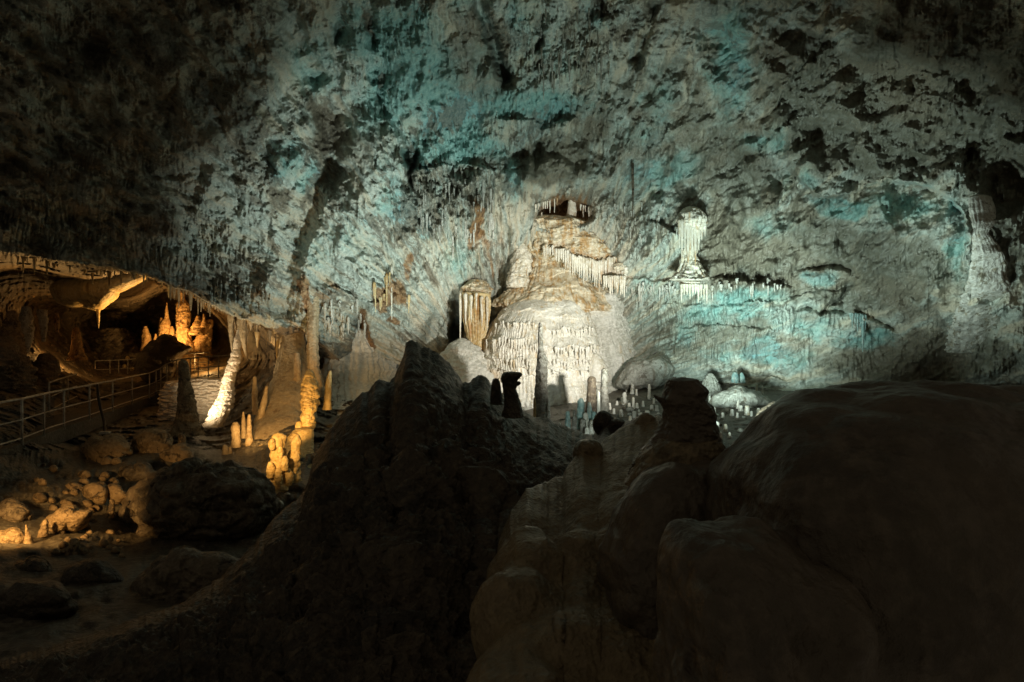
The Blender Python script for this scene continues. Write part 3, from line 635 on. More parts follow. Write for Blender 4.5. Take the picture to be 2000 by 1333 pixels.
# knobs along the near crest
for i, (u, v, w, hh, d, lab) in enumerate(((1178,828,20,26,10.8,'small black rock knob on the mound crest before the teal stalagmites'),(1208,838,22,20,10.6,'low black rock lump just right of the small black knob on the crest'),(1150,882,30,24,7.2,'rounded tan flowstone knob at the upper left edge of the flowstone bank'),(1262,838,26,30,7.6,'blunt brown rock lump beside the left foot of the squat stalagmite'))):
    blobthing('rock_lump', [(u-w,v+hh*.4),(u-w*.8,v-hh*.6),(u,v-hh),(u+w*.8,v-hh*.5),(u+w,v+hh*.5),(u,v+hh)], (u, v), d, w/F*d, w/F*d, M['ridge' if i < 2 else 'bank'], lab, 'rock', n=(60, 80), rough=.12, fr=3, seed=20+i, lumps=.15, lf=4)
# ------------------------------------------------------------------ the white flowstone in the middle
def front_depth(VQT, u, v):
    P = VQT[0] - [0, 0, CZ]; y = P[:, 1]; pu = 1000 + P[:, 0] / y * F; pv = 666.5 - P[:, 2] / y * F
    m = (np.abs(pu - u) < 6) & (np.abs(pv - v) < 6)
    return float(y[m].min()) if m.any() else float(np.median(y))
def part(name, VQT, mat, parent, label=None):
    return based(name, VQT[0], VQT[1][:, ::-1], mat, label, None, parent=parent, tris=VQT[2][:, ::-1])
def spike(u, v0, v1, w, d, seed, curve=0.0, nseg=14, nrow=18):
    """one hanging drip, w pixels wide at its root"""
    t = np.linspace(0, 1, nrow); r_ = random.Random(seed)
    wr = w / 2 * (1 - t) ** .75 * (1 + .12 * np.sin(t * 9 + seed)) + .45
    x = u + curve * t * t + .25 * np.sin(t * 7 + seed)
    return loft(np.stack([v0 + (v1 - v0) * t, x - wr, x + wr], -1), d, nseg=nseg, nrow=nrow, rough=.12, fr=6, seed=seed, sm=1)
def drip_row(parent, spots, d, mat, seed0):
    for i, (u, v0, v1, w) in enumerate(spots):
        part('drip', spike(u, v0, v1, w, d if not callable(d) else d(u), seed0 + i), mat, parent)
rr = random.Random(3)
dome = loft([(583,1040,1095),(585,1020,1112),(589,1003,1130),(596,992,1139),(606,982,1146),(620,972,1152),(640,960,1159),(660,949,1164),(676,941,1167),(700,937,1170),(712,940,1172),(730,944,1178),(755,940,1190),(785,925,1205)], 26.7, k=.9, nseg=620, nrow=330, rough=.035, fr=.8, flute=.03, nfl=120, seed=1, sm=2, fl_from=.12, sq=.78, lumps=.05, lf=1.3)
LIPS = [(606,985,1070,.16,10),(618,1060,1150,.14,10),(634,962,1050,.20,14),(645,1072,1164,.22,14),(664,944,1034,.30,18),(676,1030,1075,.20,14),(680,1080,1168,.30,18),(700,940,985,.20,12),(703,985,1040,.24,14),(706,1060,1170,.22,12),(722,940,1175,.22,12),(735,960,1110,.12,10)]
def lip_v(k, u): return LIPS[k][0] + 5 * perlin(np.stack([np.asarray(u) / 23., 0 * np.asarray(u) + k * 7.7, 0 * np.asarray(u)], -1)) + 7 * np.abs(np.sin(np.asarray(u) / 15. + k * 1.7)) - 4
def scallop(VQT, lips, lipf):
    V = VQT[0]; y = V[:, 1]; pu = 1000 + V[:, 0] / y * F; pv = 666.5 - (V[:, 2] - CZ) / y * F
    h = np.zeros(len(V))
    for k, (v, u0, u1, am, ln) in enumerate(lips):
        dv = lipf(k, pu) - pv; m = sstep(u0 - 8, u0 + 10, pu) * (1 - sstep(u1 - 10, u1 + 8, pu))
        h = np.maximum(h, m * am * np.where(dv > 0, np.exp(-np.maximum(dv, 0) / ln), 0) * sstep(-1.5, 1.5, dv))
        under = m * sstep(0, -3, dv) * np.exp(np.minimum(dv, 0) / 14)
        h = h + under * .07 * (np.abs(np.cos(pu * .62 + 3 * perlin(np.stack([pu / 9, 0 * pu + k, 0 * pu], -1)))) - .5)
    V[:, 1] -= h
    return VQT
dome = scallop(dome, LIPS, lip_v)
dm = bpy.data.objects.new('flowstone_dome', None); COL.objects.link(dm); dm.location = W(1055, 785, 26.7)
tag(dm, 'large white tiered flowstone dome, brightest formation in the middle of the chamber', 'flowstone')
part('body', dome, M['dome'], dm)
kk = 0
for k, n, l0, l1 in ((2,10,4,12),(3,11,6,16),(4,17,10,30),(5,8,8,26),(6,15,8,24),(8,9,6,18),(9,14,5,14),(10,14,3,9)):
    for i in range(n):
        u = LIPS[k][1] + 4 + (LIPS[k][2] - LIPS[k][1] - 8) * (i + rr.uniform(-.4, .4) + .5) / n; v = float(lip_v(k, np.array([u]))[0])
        part('drip', spike(u, v - 5, v + l0 + (l1 - l0) * rr.random() ** 1.3, rr.uniform(3.2, 6.8), front_depth(dome, u, v - 4) + .05, 2000 + kk, nseg=10, nrow=14), M['white'], dm); kk += 1
rockthing('flowstone_shelf', [(495,1034,1110),(510,1028,1130),(524,1022,1140),(538,1014,1150),(550,1008,1160),(562,998,1176),(576,984,1190),(592,972,1196),(606,968,1200)], 27.2, M['cream'], 'cream stepped flowstone shelf between the white dome and the upper canopy', 'flowstone', k=.75, nseg=240, nrow=140, rough=.05, fr=1.0, tier=.075, tp=.62, seed=3, lumps=.10, lf=1.2, flute=.05, nfl=60)
canopy = bpy.data.objects.new('flowstone_canopy', None); COL.objects.link(canopy); canopy.location = W(1110, 510, 26.4)
tag(canopy, 'sloping cream flowstone canopy with a fringe of long drips below the alcove', 'flowstone')
part('body', loft([(423,1050,1088),(428,1038,1112),(434,1030,1140),(440,1024,1160),(452,1024,1170),(465,1026,1180),(478,1030,1190),(492,1034,1198),(503,1046,1203),(512,1066,1206),(522,1090,1206),(530,1112,1200),(537,1130,1190)], 26.6, k=.75, nseg=260, nrow=190, rough=.09, fr=1.1, tier=.06, tp=.35, seed=5, flute=.05, nfl=60, lumps=.10, lf=1.6), M['cream'], canopy)
part('knob', loft([(516,1188,1212),(521,1180,1220),(528,1177,1224),(538,1177,1225),(546,1180,1222),(552,1184,1218)], 26.2, k=1.9, nseg=120, nrow=60, rough=.12, fr=1.8, flute=.12, nfl=30, seed=6), M['drip'], canopy)

sp = []
for u in np.arange(1062, 1206, 4.3):
    v0 = np.interp(u, [1062, 1100, 1130, 1170, 1206], [478, 486, 500, 508, 500]); ln = np.interp(u, [1062, 1090, 1110, 1140, 1172, 1206], [26, 26, 40, 52, 62, 30]) * rr.uniform(.7, 1.15)
    sp.append((u + rr.uniform(-1, 1), v0 + rr.uniform(-3, 3), v0 + ln, rr.uniform(5.0, 8.0)))
drip_row(canopy, sp, lambda u: 24.75 - (u - 1062) * .0006 + abs(u - 1118) * .012, M['drip'], 100)
sp = [(u + rr.uniform(-1, 1), 538, 552 + rr.uniform(8, 32), rr.uniform(4.5, 7)) for u in np.arange(1180, 1224, 4)]
drip_row(canopy, sp, lambda u: 24.75 + abs(u - 1201) * .016, M['drip'], 160)

drum = bpy.data.objects.new('fluted_column', None); COL.objects.link(drum); drum.location = W(930, 690, 26.2)
tag(drum, 'cream and rust fluted column with a heavy cap left of the white dome', 'column')
part('cap', loft([(546,925,938),(549,914,948),(556,904,955),(566,898,959),(580,899,957),(592,903,955),(602,908,952)], 26.9, k=1.7, nseg=160, nrow=80, rough=.12, fr=1.6, tier=.08, tp=.35, seed=7, flute=.05, nfl=40, lumps=.12, lf=2.2), M['cream'], drum)
part('shaft', loft([(570,900,958),(600,902,957),(630,907,953),(655,911,948),(672,914,945),(684,912,945),(695,908,948),(712,901,954),(735,893,962)], 25.85, k=.9, nseg=200, nrow=150, rough=.07, fr=1.4, flute=.22, nfl=24, seed=8), M['ochre'], drum)
drip_row(drum, [(u, 575 + rr.uniform(-8, 8), (604 if 908 < u < 950 else 640) + 60 * rr.random() ** 2, rr.uniform(4, 10)) for u in np.arange(899, 960, 10.5)], lambda u: 25.0 + abs(u - 929) * .018, M['drip'], 200)

rockthing('stalagmite', [(441,1013,1018),(450,1011,1022),(462,1010,1024),(478,1007,1029),(500,1003,1036),(520,998,1038),(545,992,1032),(562,990,1028)], 26.2, M['drip'], 'knobbly cream stalagmite spire climbing the left edge of the canopy', 'stalagmite', nseg=110, nrow=150, rough=.16, fr=2.0, tier=.20, tp=.42, seed=9, lumps=.2, lf=3)
rockthing('column', [(378,1111,1121),(395,1110,1124),(410,1108,1126),(430,1105,1125),(442,1106,1124),(450,1108,1122)], 26.3, M['drip'], 'short cream column standing in the mouth of the alcove', 'column', nseg=60, rough=.06, fr=3, tier=.07, tp=.3, seed=10)
for i, u in enumerate((1046, 1052, 1061, 1065, 1069, 1074, 1083, 1088, 1134, 1139, 1143, 1150)):
    V, q, t = spike(u, 386 + abs(u - 1090) * .3, 398 + abs(u - 1090) * .3 + 22 * rr.random() ** 2, rr.uniform(1.8, 4), depth_at(u, 380 + abs(u - 1090) * .3) + .15, 300 + i)
    based('stalactite', V, q[:, ::-1], M['drip'], 'thin pale stalactite hanging from the roof of the alcove', 'stalactite', 'stalactites in the alcove', tris=t[:, ::-1], top=True)
for i, (u, v0, v1) in enumerate(((1058, 414, 436), (1046, 428, 446), (1034, 446, 462))):
    rockthing('stalagmite', [(v0, u-1, u+1), ((v0+v1)/2, u-1.6, u+1.6), (v1, u-2.2, u+2.2)], 26.0 + .1 * i, M['drip'], ('thin white straw stalagmite on top of the canopy under the alcove', 'middle thin white stalagmite on the left shoulder of the canopy', 'lowest thin white stalagmite beside the knobbly cream spire')[i], 'stalagmite', nseg=12, nrow=14, rough=.06)
rockthing('flowstone_skirt', [(574,1120,1206),(584,1110,1216),(605,1110,1222),(630,1115,1226),(660,1120,1230),(690,1120,1242),(715,1120,1256),(745,1120,1268),(780,1120,1280)], 27.1, M['cream2'], 'smooth pale flowstone skirt to the right of the white dome', 'flowstone', k=.7, nseg=220, nrow=190, rough=.10, fr=1.0, seed=11, flute=.04, nfl=60, tier=.05, tp=.7, lumps=.08, lf=1.4)
rockthing('flowstone_mound', [(660,897,906),(668,886,920),(680,872,934),(700,858,950),(725,850,968),(755,838,985)], 25.6, M['cream2'], 'pale gray flowstone mound at the foot of the fluted column', 'flowstone', k=.8, nseg=200, nrow=120, rough=.16, fr=1.1, seed=12, lumps=.16, lf=2.2, flute=.05, nfl=30)
rockthing('flowstone_mound', [(716,1085,1135),(722,1050,1160),(735,1010,1180),(755,980,1200),(800,950,1225)], 25.6, M['cream2'], 'low pale flowstone apron at the foot of the white dome', 'flowstone', k=.55, nseg=240, nrow=130, rough=.07, fr=1.0, seed=13, lumps=.07, lf=1.6, tier=.05, tp=.35)
rockthing('stalagmite', [(690,1160,1166),(700,1154,1176),(715,1149,1186),(730,1150,1188),(745,1148,1192)], 25.0, M['white'], 'smooth pale cone at the right foot of the white dome', 'stalagmite', nseg=70, rough=.05, fr=2, seed=14)

# ------------------------------------------------------------------ stalagmites on the chamber floor
rockthing('stalagmite', [(629,1052.5,1057),(633,1052,1058),(650,1051,1059.5),(680,1050,1061.5),(700,1048.5,1067),(706,1047.5,1071),(725,1047,1069),(745,1044.5,1068),(770,1044,1069),(790,1046,1071),(825,1045,1073)], 19.6, M['graystal'], 'tallest slender gray stalagmite standing before the white dome', 'stalagmite', nseg=60, nrow=210, rough=.14, fr=2.6, seed=15, lumps=.22, lf=4.5, sm=1)
rockthing('stalagmite', [(735,1152,1160),(739,1148,1164),(750,1147,1164),(770,1146,1165),(795,1144,1168),(815,1142,1170)], 20.4, M['brown'], 'short dark capped stalagmite left of the gray twin-jointed one', 'stalagmite', nseg=48, nrow=90, rough=.08, fr=4, seed=16, lumps=.10, lf=6)
rockthing('stalagmite', [(719,1177,1184),(724,1174,1187),(735,1174,1186),(755,1173,1187),(780,1172,1189),(800,1171,1190),(830,1169,1193)], 20.0, M['graystal'], 'second tallest gray stalagmite, upright right of the dark capped one', 'stalagmite', nseg=48, nrow=130, rough=.09, fr=3.6, seed=17, lumps=.12, lf=6)
FLOOR_ST = [  # u, top, bottom, width, distance, material, label
 (1135,778,840,18,18.9,'blue','tallest teal stained stalagmite of the cluster behind the mound crest'),
 (1109,803,842,11,18.6,'blue','small teal gray stalagmite at the left of the teal cluster'),
 (1151,786,838,12,19.0,'blue','teal stalagmite just right of the tallest teal one'),
 (1160,804,842,15,18.7,'blue','broad low teal stump in front of the dark capped stalagmite'),
 (1144,806,842,12,18.5,'pale','pale stump between the teal stalagmites'),
 (1169,763,830,8,19.2,'pale','thin pale stalagmite leaning on the second tallest gray one'),
 (1044,776,822,6,19.0,'ochre','thin ochre stalagmite at the left foot of the tallest stalagmite'),
 (1072,780,822,6,19.2,'pale','thin pale stalagmite at the right foot of the tallest stalagmite'),
 (1147,834,856,11,17.5,'pale','little pale cone at the very front of the teal cluster'),
 (1111,834,852,8,17.6,'pale','tiny white stump below the small teal gray stalagmite'),
 (1122,800,842,9,18.6,'graystal','gray lumpy stalagmite between the small teal gray one and the tallest teal one'),
 (1166,812,842,12,18.3,'blue','squat teal lump at the right foot of the teal cluster'),
 (1139,818,848,13,18.2,'graystal','gray lump in front of the tallest teal stalagmite'),
 (1156,820,848,11,18.1,'pale','pale lump in front of the broad low teal stump'),
 (1093,826,842,7,17.8,'pale','tiny white stump left of the teal cluster on the crest'),
]
for i, (u, a, b, w, d, m, lab) in enumerate(FLOOR_ST):
    H = b - a
    rockthing('stalagmite', [(a, u-w*.18, u+w*.18), (a+H*.1, u-w*.36, u+w*.34), (a+H*.45, u-w*.42, u+w*.45), (b, u-w*.55, u+w*.55)], d, M[m], lab, 'stalagmite', nseg=50, nrow=70, rough=.17, fr=3.5, seed=40+i, lumps=.34, lf=6)
STUBS = [(1220,766,790,9),(1237,776,798,6.5),(1229,787,799,6.5),(1235,750,769,9),(1268,750,777,6),(1191,787,799,6),(1239,803,815,9),(1264,802,814,10),(1273,791,800,7),(1283,791,800,7),(1244,787,796,6),(1205,783,791,6),(1226,750,764,8),(1243,760,771,5),
 (1394,795,813,8),(1386,773,790,5),(1400,823,848,11),(1417,828,840,8),(1430,799,810,8),(1441,780,795,6),(1459,792,808,10),(1481,797,810,7),(1447,792,802,10),(1478,750,766,4),(1489,753,772,4),(1405,843,856,12),(1425,845,854,7),(1213,800,812,8),(1252,806,816,7),(1200,818,828,9),(1286,806,815,8),(1256,783,791,5),(1412,806,816,6),(1468,803,812,6),(1216,776,786,5),(1277,778,787,5),(1248,800,808,5),(1199,798,807,6),(1231,812,820,7),(1275,812,821,7),(1390,812,822,6),(1440,806,815,6)]
for i, (u, a, b, w) in enumerate(STUBS):
    d = depth_at(u, b) - .1; H = b - a
    nm = 'tall' if H > 17 else ('thin' if w < 5.6 else 'small')
    rockthing('stalagmite', [(a, u-w*.22, u+w*.22), (a+H*.12, u-w*.40, u+w*.40), (a+H*.6, u-w*.44, u+w*.46), (b+4, u-w*.58, u+w*.58)], d, M['white' if i % 3 else 'pale'],
        {'tall': 'taller white stub among the stalagmites on the open floor', 'thin': 'thin white stub of stalagmite on the open floor', 'small': 'small stubby white stalagmite on the open floor'}[nm] + (' left of the squat dark stalagmite' if u < 1300 else ' right of the squat dark stalagmite'),
        'stalagmite', 'white stubs on the chamber floor', nseg=24, nrow=28, rough=.15, fr=4, seed=70+i, lumps=.2, lf=7)
blobthing('flowstone_shelf', [(1200,752),(1215,730),(1240,710),(1270,700),(1310,704),(1318,720),(1300,745),(1260,760),(1220,762)], (1260, 732), 24.9, 1.0, 1.2, M['gray'], 'smooth gray rounded shelf at the foot of the wall right of the dome', 'flowstone', n=(140, 200), rough=.16, fr=1.0, seed=9, lumps=.16, lf=1.4, strata=.05)
blobthing('flowstone_mound', [(1388,790),(1395,772),(1420,763),(1460,764),(1490,772),(1508,786),(1490,798),(1440,802),(1400,800)], (1448, 783), 22.0, .8, 1.0, M['gray'], 'low smooth pale mound on the floor right of the squat stalagmite', 'flowstone', n=(140, 200), rough=.14, fr=1.1, seed=10, lumps=.16, lf=1.6)
rockthing('flowstone_mound', [(729,1384,1391),(737,1379,1397),(750,1374,1403),(766,1369,1408),(786,1362,1414)], 23.6, M['gray'], 'pale dripping mound peeping out behind the squat dark stalagmite', 'flowstone', nseg=100, rough=.2, fr=1.8, flute=.2, nfl=16, seed=18, tier=.15, tp=.3)
rockthing('stalagmite', [(727,1433,1439),(733,1429,1442),(748,1428,1443)], 23.4, M['blue'], 'left one of two little teal cones at the foot of the right wall', 'stalagmite', nseg=30, rough=.06, seed=19)
rockthing('stalagmite', [(728,1446,1450),(735,1443,1454),(748,1441,1456)], 23.6, M['blue'], 'right one of two little teal cones at the foot of the right wall', 'stalagmite', nseg=30, rough=.06, seed=20)
# loose stones of the chamber floor
rs = random.Random(9)
for i in range(46):
    u = rs.choice((rs.uniform(1195, 1300), rs.uniform(1385, 1520))); v = rs.uniform(775, 850)
    d = depth_at(u, v); s = rs.uniform(3, 9)
    blobthing('loose_stone', [(u-s, v), (u-s*.6, v-s*.5), (u, v-s*.62), (u+s*.7, v-s*.45), (u+s, v+s*.1), (u, v+s*.5)], (u, v), d - .05, s/F*d, s/F*d, M['gray' if i % 2 else 'floor'],
      'dull stone lying among the white stubs ' + ('left' if u < 1340 else 'right') + ' of the squat stalagmite', 'stone', 'loose stones on the chamber floor', n=(14, 20), rough=.15, fr=4, seed=i)

# ------------------------------------------------------------------ drapery on the right wall
jelly = bpy.data.objects.new('drapery', None); COL.objects.link(jelly); jelly.location = W(1350, 537, 23.2)
tag(jelly, 'white mushroom-shaped drapery with long hanging strands on the right wall', 'drapery')
dj = depth_at(1350, 470) - .25
part('cap', loft([(404,1343,1355),(407,1336,1363),(413,1330,1370),(422,1326,1376),(434,1324,1380),(446,1326,1377),(458,1330,1370),(468,1333,1364)], dj + .15, k=1.1, nseg=160, nrow=90, rough=.10, fr=2, flute=.20, nfl=24, seed=21, fl_from=.15), M['drip'], jelly)
part('stem', loft([(430,1330,1368),(455,1333,1366),(480,1335,1362),(500,1334,1361),(513,1330,1365),(526,1325,1370),(540,1318,1378),(548,1312,1384)], dj + .3, k=1.1, nseg=150, nrow=130, rough=.12, fr=2.2, flute=.24, nfl=15, seed=22), M['drip'], jelly)
drip_row(jelly, [(1327,428,484,6),(1332,426,512,7),(1338,424,498,5),(1344,424,520,9),(1352,425,502,7),(1358,428,526,7),(1365,430,488,8),(1371,434,470,6),(1377,440,462,5)], dj - .22, M['drip'], 400)
d2 = depth_at(1345, 565) - .2
leg = bpy.data.objects.new('drapery', None); COL.objects.link(leg); leg.location = W(1350, 590, d2)
tag(leg, 'short row of white drapery strands under the ledge below the mushroom drapery', 'drapery')
part('strands', loft([(541,1328,1382),(548,1326,1384),(556,1330,1380),(562,1334,1376)], d2, k=.5, nseg=80, nrow=26, rough=.06, fr=2, flute=.12, nfl=20, seed=23), M['drip'], leg)
drip_row(leg, [(u, 554, 570 + rr.uniform(4, 24), rr.uniform(4.5, 7)) for u in np.arange(1331, 1383, 5.5)], d2 - .25, M['drip'], 420)

dr_rows = [(380,1893,1932),(388,1893,1936),(405,1894,1942),(420,1896,1945),(434,1898,1943),(446,1899,1934),(456,1899,1930),(466,1900,1937),(480,1901,1948),(497,1901,1958),(512,1900,1962),(530,1896,1964),(548,1890,1968),(570,1884,1982),(600,1874,2002),(640,1862,2022),(690,1850,2040)]
dv_ = np.array([np.median([depth_at((a + b) / 2 + o, v) for o in (-20, -10, 0, 10, 20)]) for v, a, b in dr_rows])
dv_ = np.minimum(dv_, np.convolve(np.pad(dv_, 3, mode='edge'), np.ones(7) / 7, 'valid')) - np.interp([r[0] for r in dr_rows], [380, 520, 570, 612, 690], [.35, .30, .08, -.7, -1.5])
rockthing('drapery', [(*r, float(d)) for r, d in zip(dr_rows, dv_)], 19, M['pale'],
   'tall pale fluted drapery column at the far right of the wall', 'drapery', k=.42, nseg=220, nrow=260, rough=.10, fr=1.5, flute=.10, nfl=17, seed=24)
d4 = depth_at(1678, 640) - .25
sheet = bpy.data.objects.new('stalactite_curtain', None); COL.objects.link(sheet); sheet.location = W(1678, 612, d4)
tag(sheet, 'small bright teal-white curtain of stalactites low on the right wall', 'stalactite')
drip_row(sheet, [(1665,611,642,6),(1670,611,634,5),(1675,612,648,6),(1680,612,640,5),(1685,613,688,7),(1690,614,650,5),(1661,611,624,5)], d4, M['blue'], 440)
V, q, t = spike(1236, 318, 426, 5.5, depth_at(1236, 330) - .35, 450, nrow=40)
based('stalactite', V, q[:, ::-1], M['brown'], 'single long thin dark stalactite on the wall above the mushroom drapery', 'stalactite', tris=t[:, ::-1], top=True)

# ------------------------------------------------------------------ hanging stalactites of the vault
def hang(pts, mat, label, group, seed, wr=(4, 7), inset=.12):
    r = random.Random(seed)
    for i, (u, v0, L) in enumerate(pts):
        d = min(depth_at(u, v0), depth_at(u, v0 + 4)) - inset
        V, q, t = spike(u, v0 - 4, v0 + L, r.uniform(*wr), d, seed + i, nseg=10, nrow=14)
        based('stalactite', V, q[:, ::-1], M[mat], label, 'stalactite', group, tris=t[:, ::-1], top=True)
r5 = random.Random(5)
def field(n, u0, u1, f0, f1, l0, l1):
    L = []
    for i in range(n):
        u = r5.uniform(u0, u1); L.append((u, r5.uniform(f0(u) if callable(f0) else f0, f1(u) if callable(f1) else f1), l0 + (l1 - l0) * r5.random() ** 2))
    return L
hang(field(46, 818, 965, lambda u: 335 + abs(u - 900) * .3, lambda u: 470 - abs(u - 900) * .5, 14, 60), 'pale', 'pale stalactite in the dense drip field left of the alcove', 'stalactites left of the alcove', 1000, (2.5, 6))
hang(field(34, 1035, 1195, 15, 150, 16, 75), 'pale', 'long pale stalactite in the drip field of the high vault', 'stalactites of the high vault', 1200, (2.5, 5.5))
hang(field(10, 722, 802, 515, 585, 10, 62), 'ochre', 'rust stained stalactite on the wall between tall column and fluted column', 'rust stained stalactites', 1300, (3, 7))
hang([(765.0, 520, 105)], 'drip', 'longest thin white stalactite on the rust stained wall', None, 1390)
hang(field(22, 1222, 1325, 552, 572, 8, 34), 'pale', 'short pale stalactite under the ledge right of the canopy', 'stalactites under the right ledge', 1400, (2.5, 5))
hang(field(18, 1388, 1525, 546, 566, 6, 28), 'pale', 'short pale stalactite along the long ledge of the right wall', 'stalactites along the long ledge', 1450, (3, 7))
hang(field(20, 630, 715, 585, 650, 12, 45), 'pale', 'grayish stalactite in the curtain right of the tall column', 'stalactites right of the tall column', 1500, (3, 7))
hang(field(18, 1200, 1330, 395, 470, 8, 26), 'pale', 'little pale stalactite on the encrusted wall left of the mushroom drapery', 'stalactites left of the mushroom drapery', 1560, (2.5, 5))
# fringe along the lip of the side grotto
def lipd(u): return 1 / np.interp(u, [-440, 0, 120, 200, 260, 300, 340, 380, 430, 470, 520, 580, 640], 1 / np.array([17, 19.5, 21, 22, 22.8, 23.5, 24, 24.5, 25, 25.2, 25.5, 26, 26.6]))
u = -60.0; i = 0
while u < 430:
    v = lip(u) + r5.uniform(-5, 4); L = 6 + 30 * r5.random() ** 2.2
    V, q, t = spike(u, v - 8, v + L, 2.5 + 8 * r5.random() ** 2, float(lipd(u)) + r5.uniform(-.4, .9), 1600 + i, nseg=10, nrow=12)
    based('stalactite', V, q[:, ::-1], M['amber' if u < 330 else 'tan'], 'small stalactite in the amber lit fringe along the lip of the side grotto' if u < 330 else 'small tan stalactite along the dark lip right of the amber fringe', 'stalactite', 'fringe of the side grotto' if u < 330 else 'dark fringe of the side grotto', tris=t[:, ::-1], top=True)
    u += 3.2 + 11 * r5.random() ** 2; i += 1
for i, u in enumerate(np.arange(448, 600, 6.0)):
    v = lip(u); V, q, t = spike(u, v - 10, v + 6 + 42 * r5.random() ** 2, 3 + 9 * r5.random() ** 1.5, float(lipd(u)) - r5.uniform(-.3, .4), 1800 + i, nseg=10, nrow=12)
    based('stalactite', V, q[:, ::-1], M['tan'], 'brownish stalactite under the overhang between leaning column and tall column', 'stalactite', 'stalactites under the middle overhang', tris=t[:, ::-1], top=True)
for pts, m, lab, sd in (((451,615,692,13,3),'tan','slim tapering stalactite hanging left of the leaning column top',1),((472,618,703,20,12),'tan','larger curved stalactite hanging right of the leaning column top',2),((503,648,680,10,0),'ochre','left one of two glowing yellow stalactites',3),((541,660,704,8,0),'ochre','right one of two glowing yellow stalactites',4),((192,590,642,9,0),'amber','long single stalactite hanging from the amber bulge of the grotto ceiling',5)):
    V, q, t = spike(*pts[:4], (25.0, 25.0, 26.4, 26.0, 26.2)[sd - 1], 1900 + sd, pts[4], 24, 40)
    based('stalactite', V, q[:, ::-1], M[m], lab, 'stalactite', tris=t[:, ::-1], top=True)

# ------------------------------------------------------------------ left side: columns, stalagmites, slopes
rockthing('column', [(556,596,630),(572,598,625),(590,600,623),(640,600,622),(690,600,622),(715,601,623),(738,606,629),(756,611,634),(775,616,640)], 24.6, M['tan'], 'tall straight tan column joining roof and floor left of the mound', 'column', nseg=110, nrow=240, rough=.12, fr=1.8, tier=.07, tp=.25, seed=25, flute=.07, nfl=10, lumps=.12, lf=3)
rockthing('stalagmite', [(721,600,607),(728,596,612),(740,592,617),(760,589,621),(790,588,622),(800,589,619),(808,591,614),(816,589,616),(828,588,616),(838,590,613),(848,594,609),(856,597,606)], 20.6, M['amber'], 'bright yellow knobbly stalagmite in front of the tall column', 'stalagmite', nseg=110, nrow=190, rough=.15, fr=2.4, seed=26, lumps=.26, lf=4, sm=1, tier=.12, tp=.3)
rockthing('stalagmite', [(823,580,588),(830,576,591),(842,576,592),(852,580,590)], 20.4, M['amber'], 'small yellow lump left of the foot of the yellow stalagmite', 'stalagmite', nseg=40, rough=.08, fr=4, seed=27, lumps=.12, lf=6)
rockthing('stalagmite', [(724,643,647),(735,639,648),(752,635,648),(780,633,647),(800,630,648)], 21.4, M['amber'], 'small ochre horn-like stalagmite right of the tall column', 'stalagmite', nseg=40, rough=.08, fr=3, seed=28)
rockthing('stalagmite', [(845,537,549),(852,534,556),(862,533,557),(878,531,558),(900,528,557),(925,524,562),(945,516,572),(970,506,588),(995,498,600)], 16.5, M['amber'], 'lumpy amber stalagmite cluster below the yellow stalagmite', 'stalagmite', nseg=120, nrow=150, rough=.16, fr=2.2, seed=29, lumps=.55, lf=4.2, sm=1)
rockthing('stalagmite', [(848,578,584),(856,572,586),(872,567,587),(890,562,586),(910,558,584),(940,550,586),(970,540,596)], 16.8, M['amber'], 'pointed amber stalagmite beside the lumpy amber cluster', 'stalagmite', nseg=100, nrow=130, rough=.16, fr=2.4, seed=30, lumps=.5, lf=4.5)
for k, (u, v, w, hh, d, o) in enumerate(((531,868,6,11,16.2,0),(548,884,7,12,16.15,0),(556,905,7,14,16.2,0),(528,918,8,16,16.1,0),(544,930,8,16,16.05,0),(563,932,9,16,16.4,0),(520,950,9,14,16.15,0))):
    part('knob', loft([(v-hh,u-w*.4,u+w*.4),(v-hh*.5,u-w*.9,u+w*.85),(v+hh*.2,u-w,u+w),(v+hh,u-w*.6,u+w*.7)], d, nseg=44, nrow=44, rough=.28, fr=3, seed=1200+k, lumps=.2, lf=7), M['amber'], [x for x in bpy.data.objects if x.get('label', '').startswith('lumpy amber')][0])
rockthing('leaning_column', [(642,463,466),(652,461,467),(665,457,469),(682,455,469),(700,450,470),(712,446,467),(725,441,463),(740,436,458),(756,433,456),(768,430,457),(780,424,457),(792,419,455),(805,411,450),(818,404,442),(834,396,432)], 24.0, M['banded'], 'bright white leaning stalagmite lit from below beside the walkway', 'stalagmite', nseg=110, nrow=200, rough=.12, fr=2.2, tier=.16, tp=.30, seed=31, sm=2, lumps=.1, lf=4)
rockthing('stalagmite', [(702,353,363),(708,350,367),(722,349,370),(745,349,372),(765,349,376),(785,350,381),(805,347,384),(828,341,390),(850,335,398)], 21.5, M['slab'], 'dark upright stalagmite silhouetted against the bright stone wall', 'stalagmite', nseg=90, nrow=170, rough=.11, fr=2.0, seed=32, lumps=.12, lf=4)
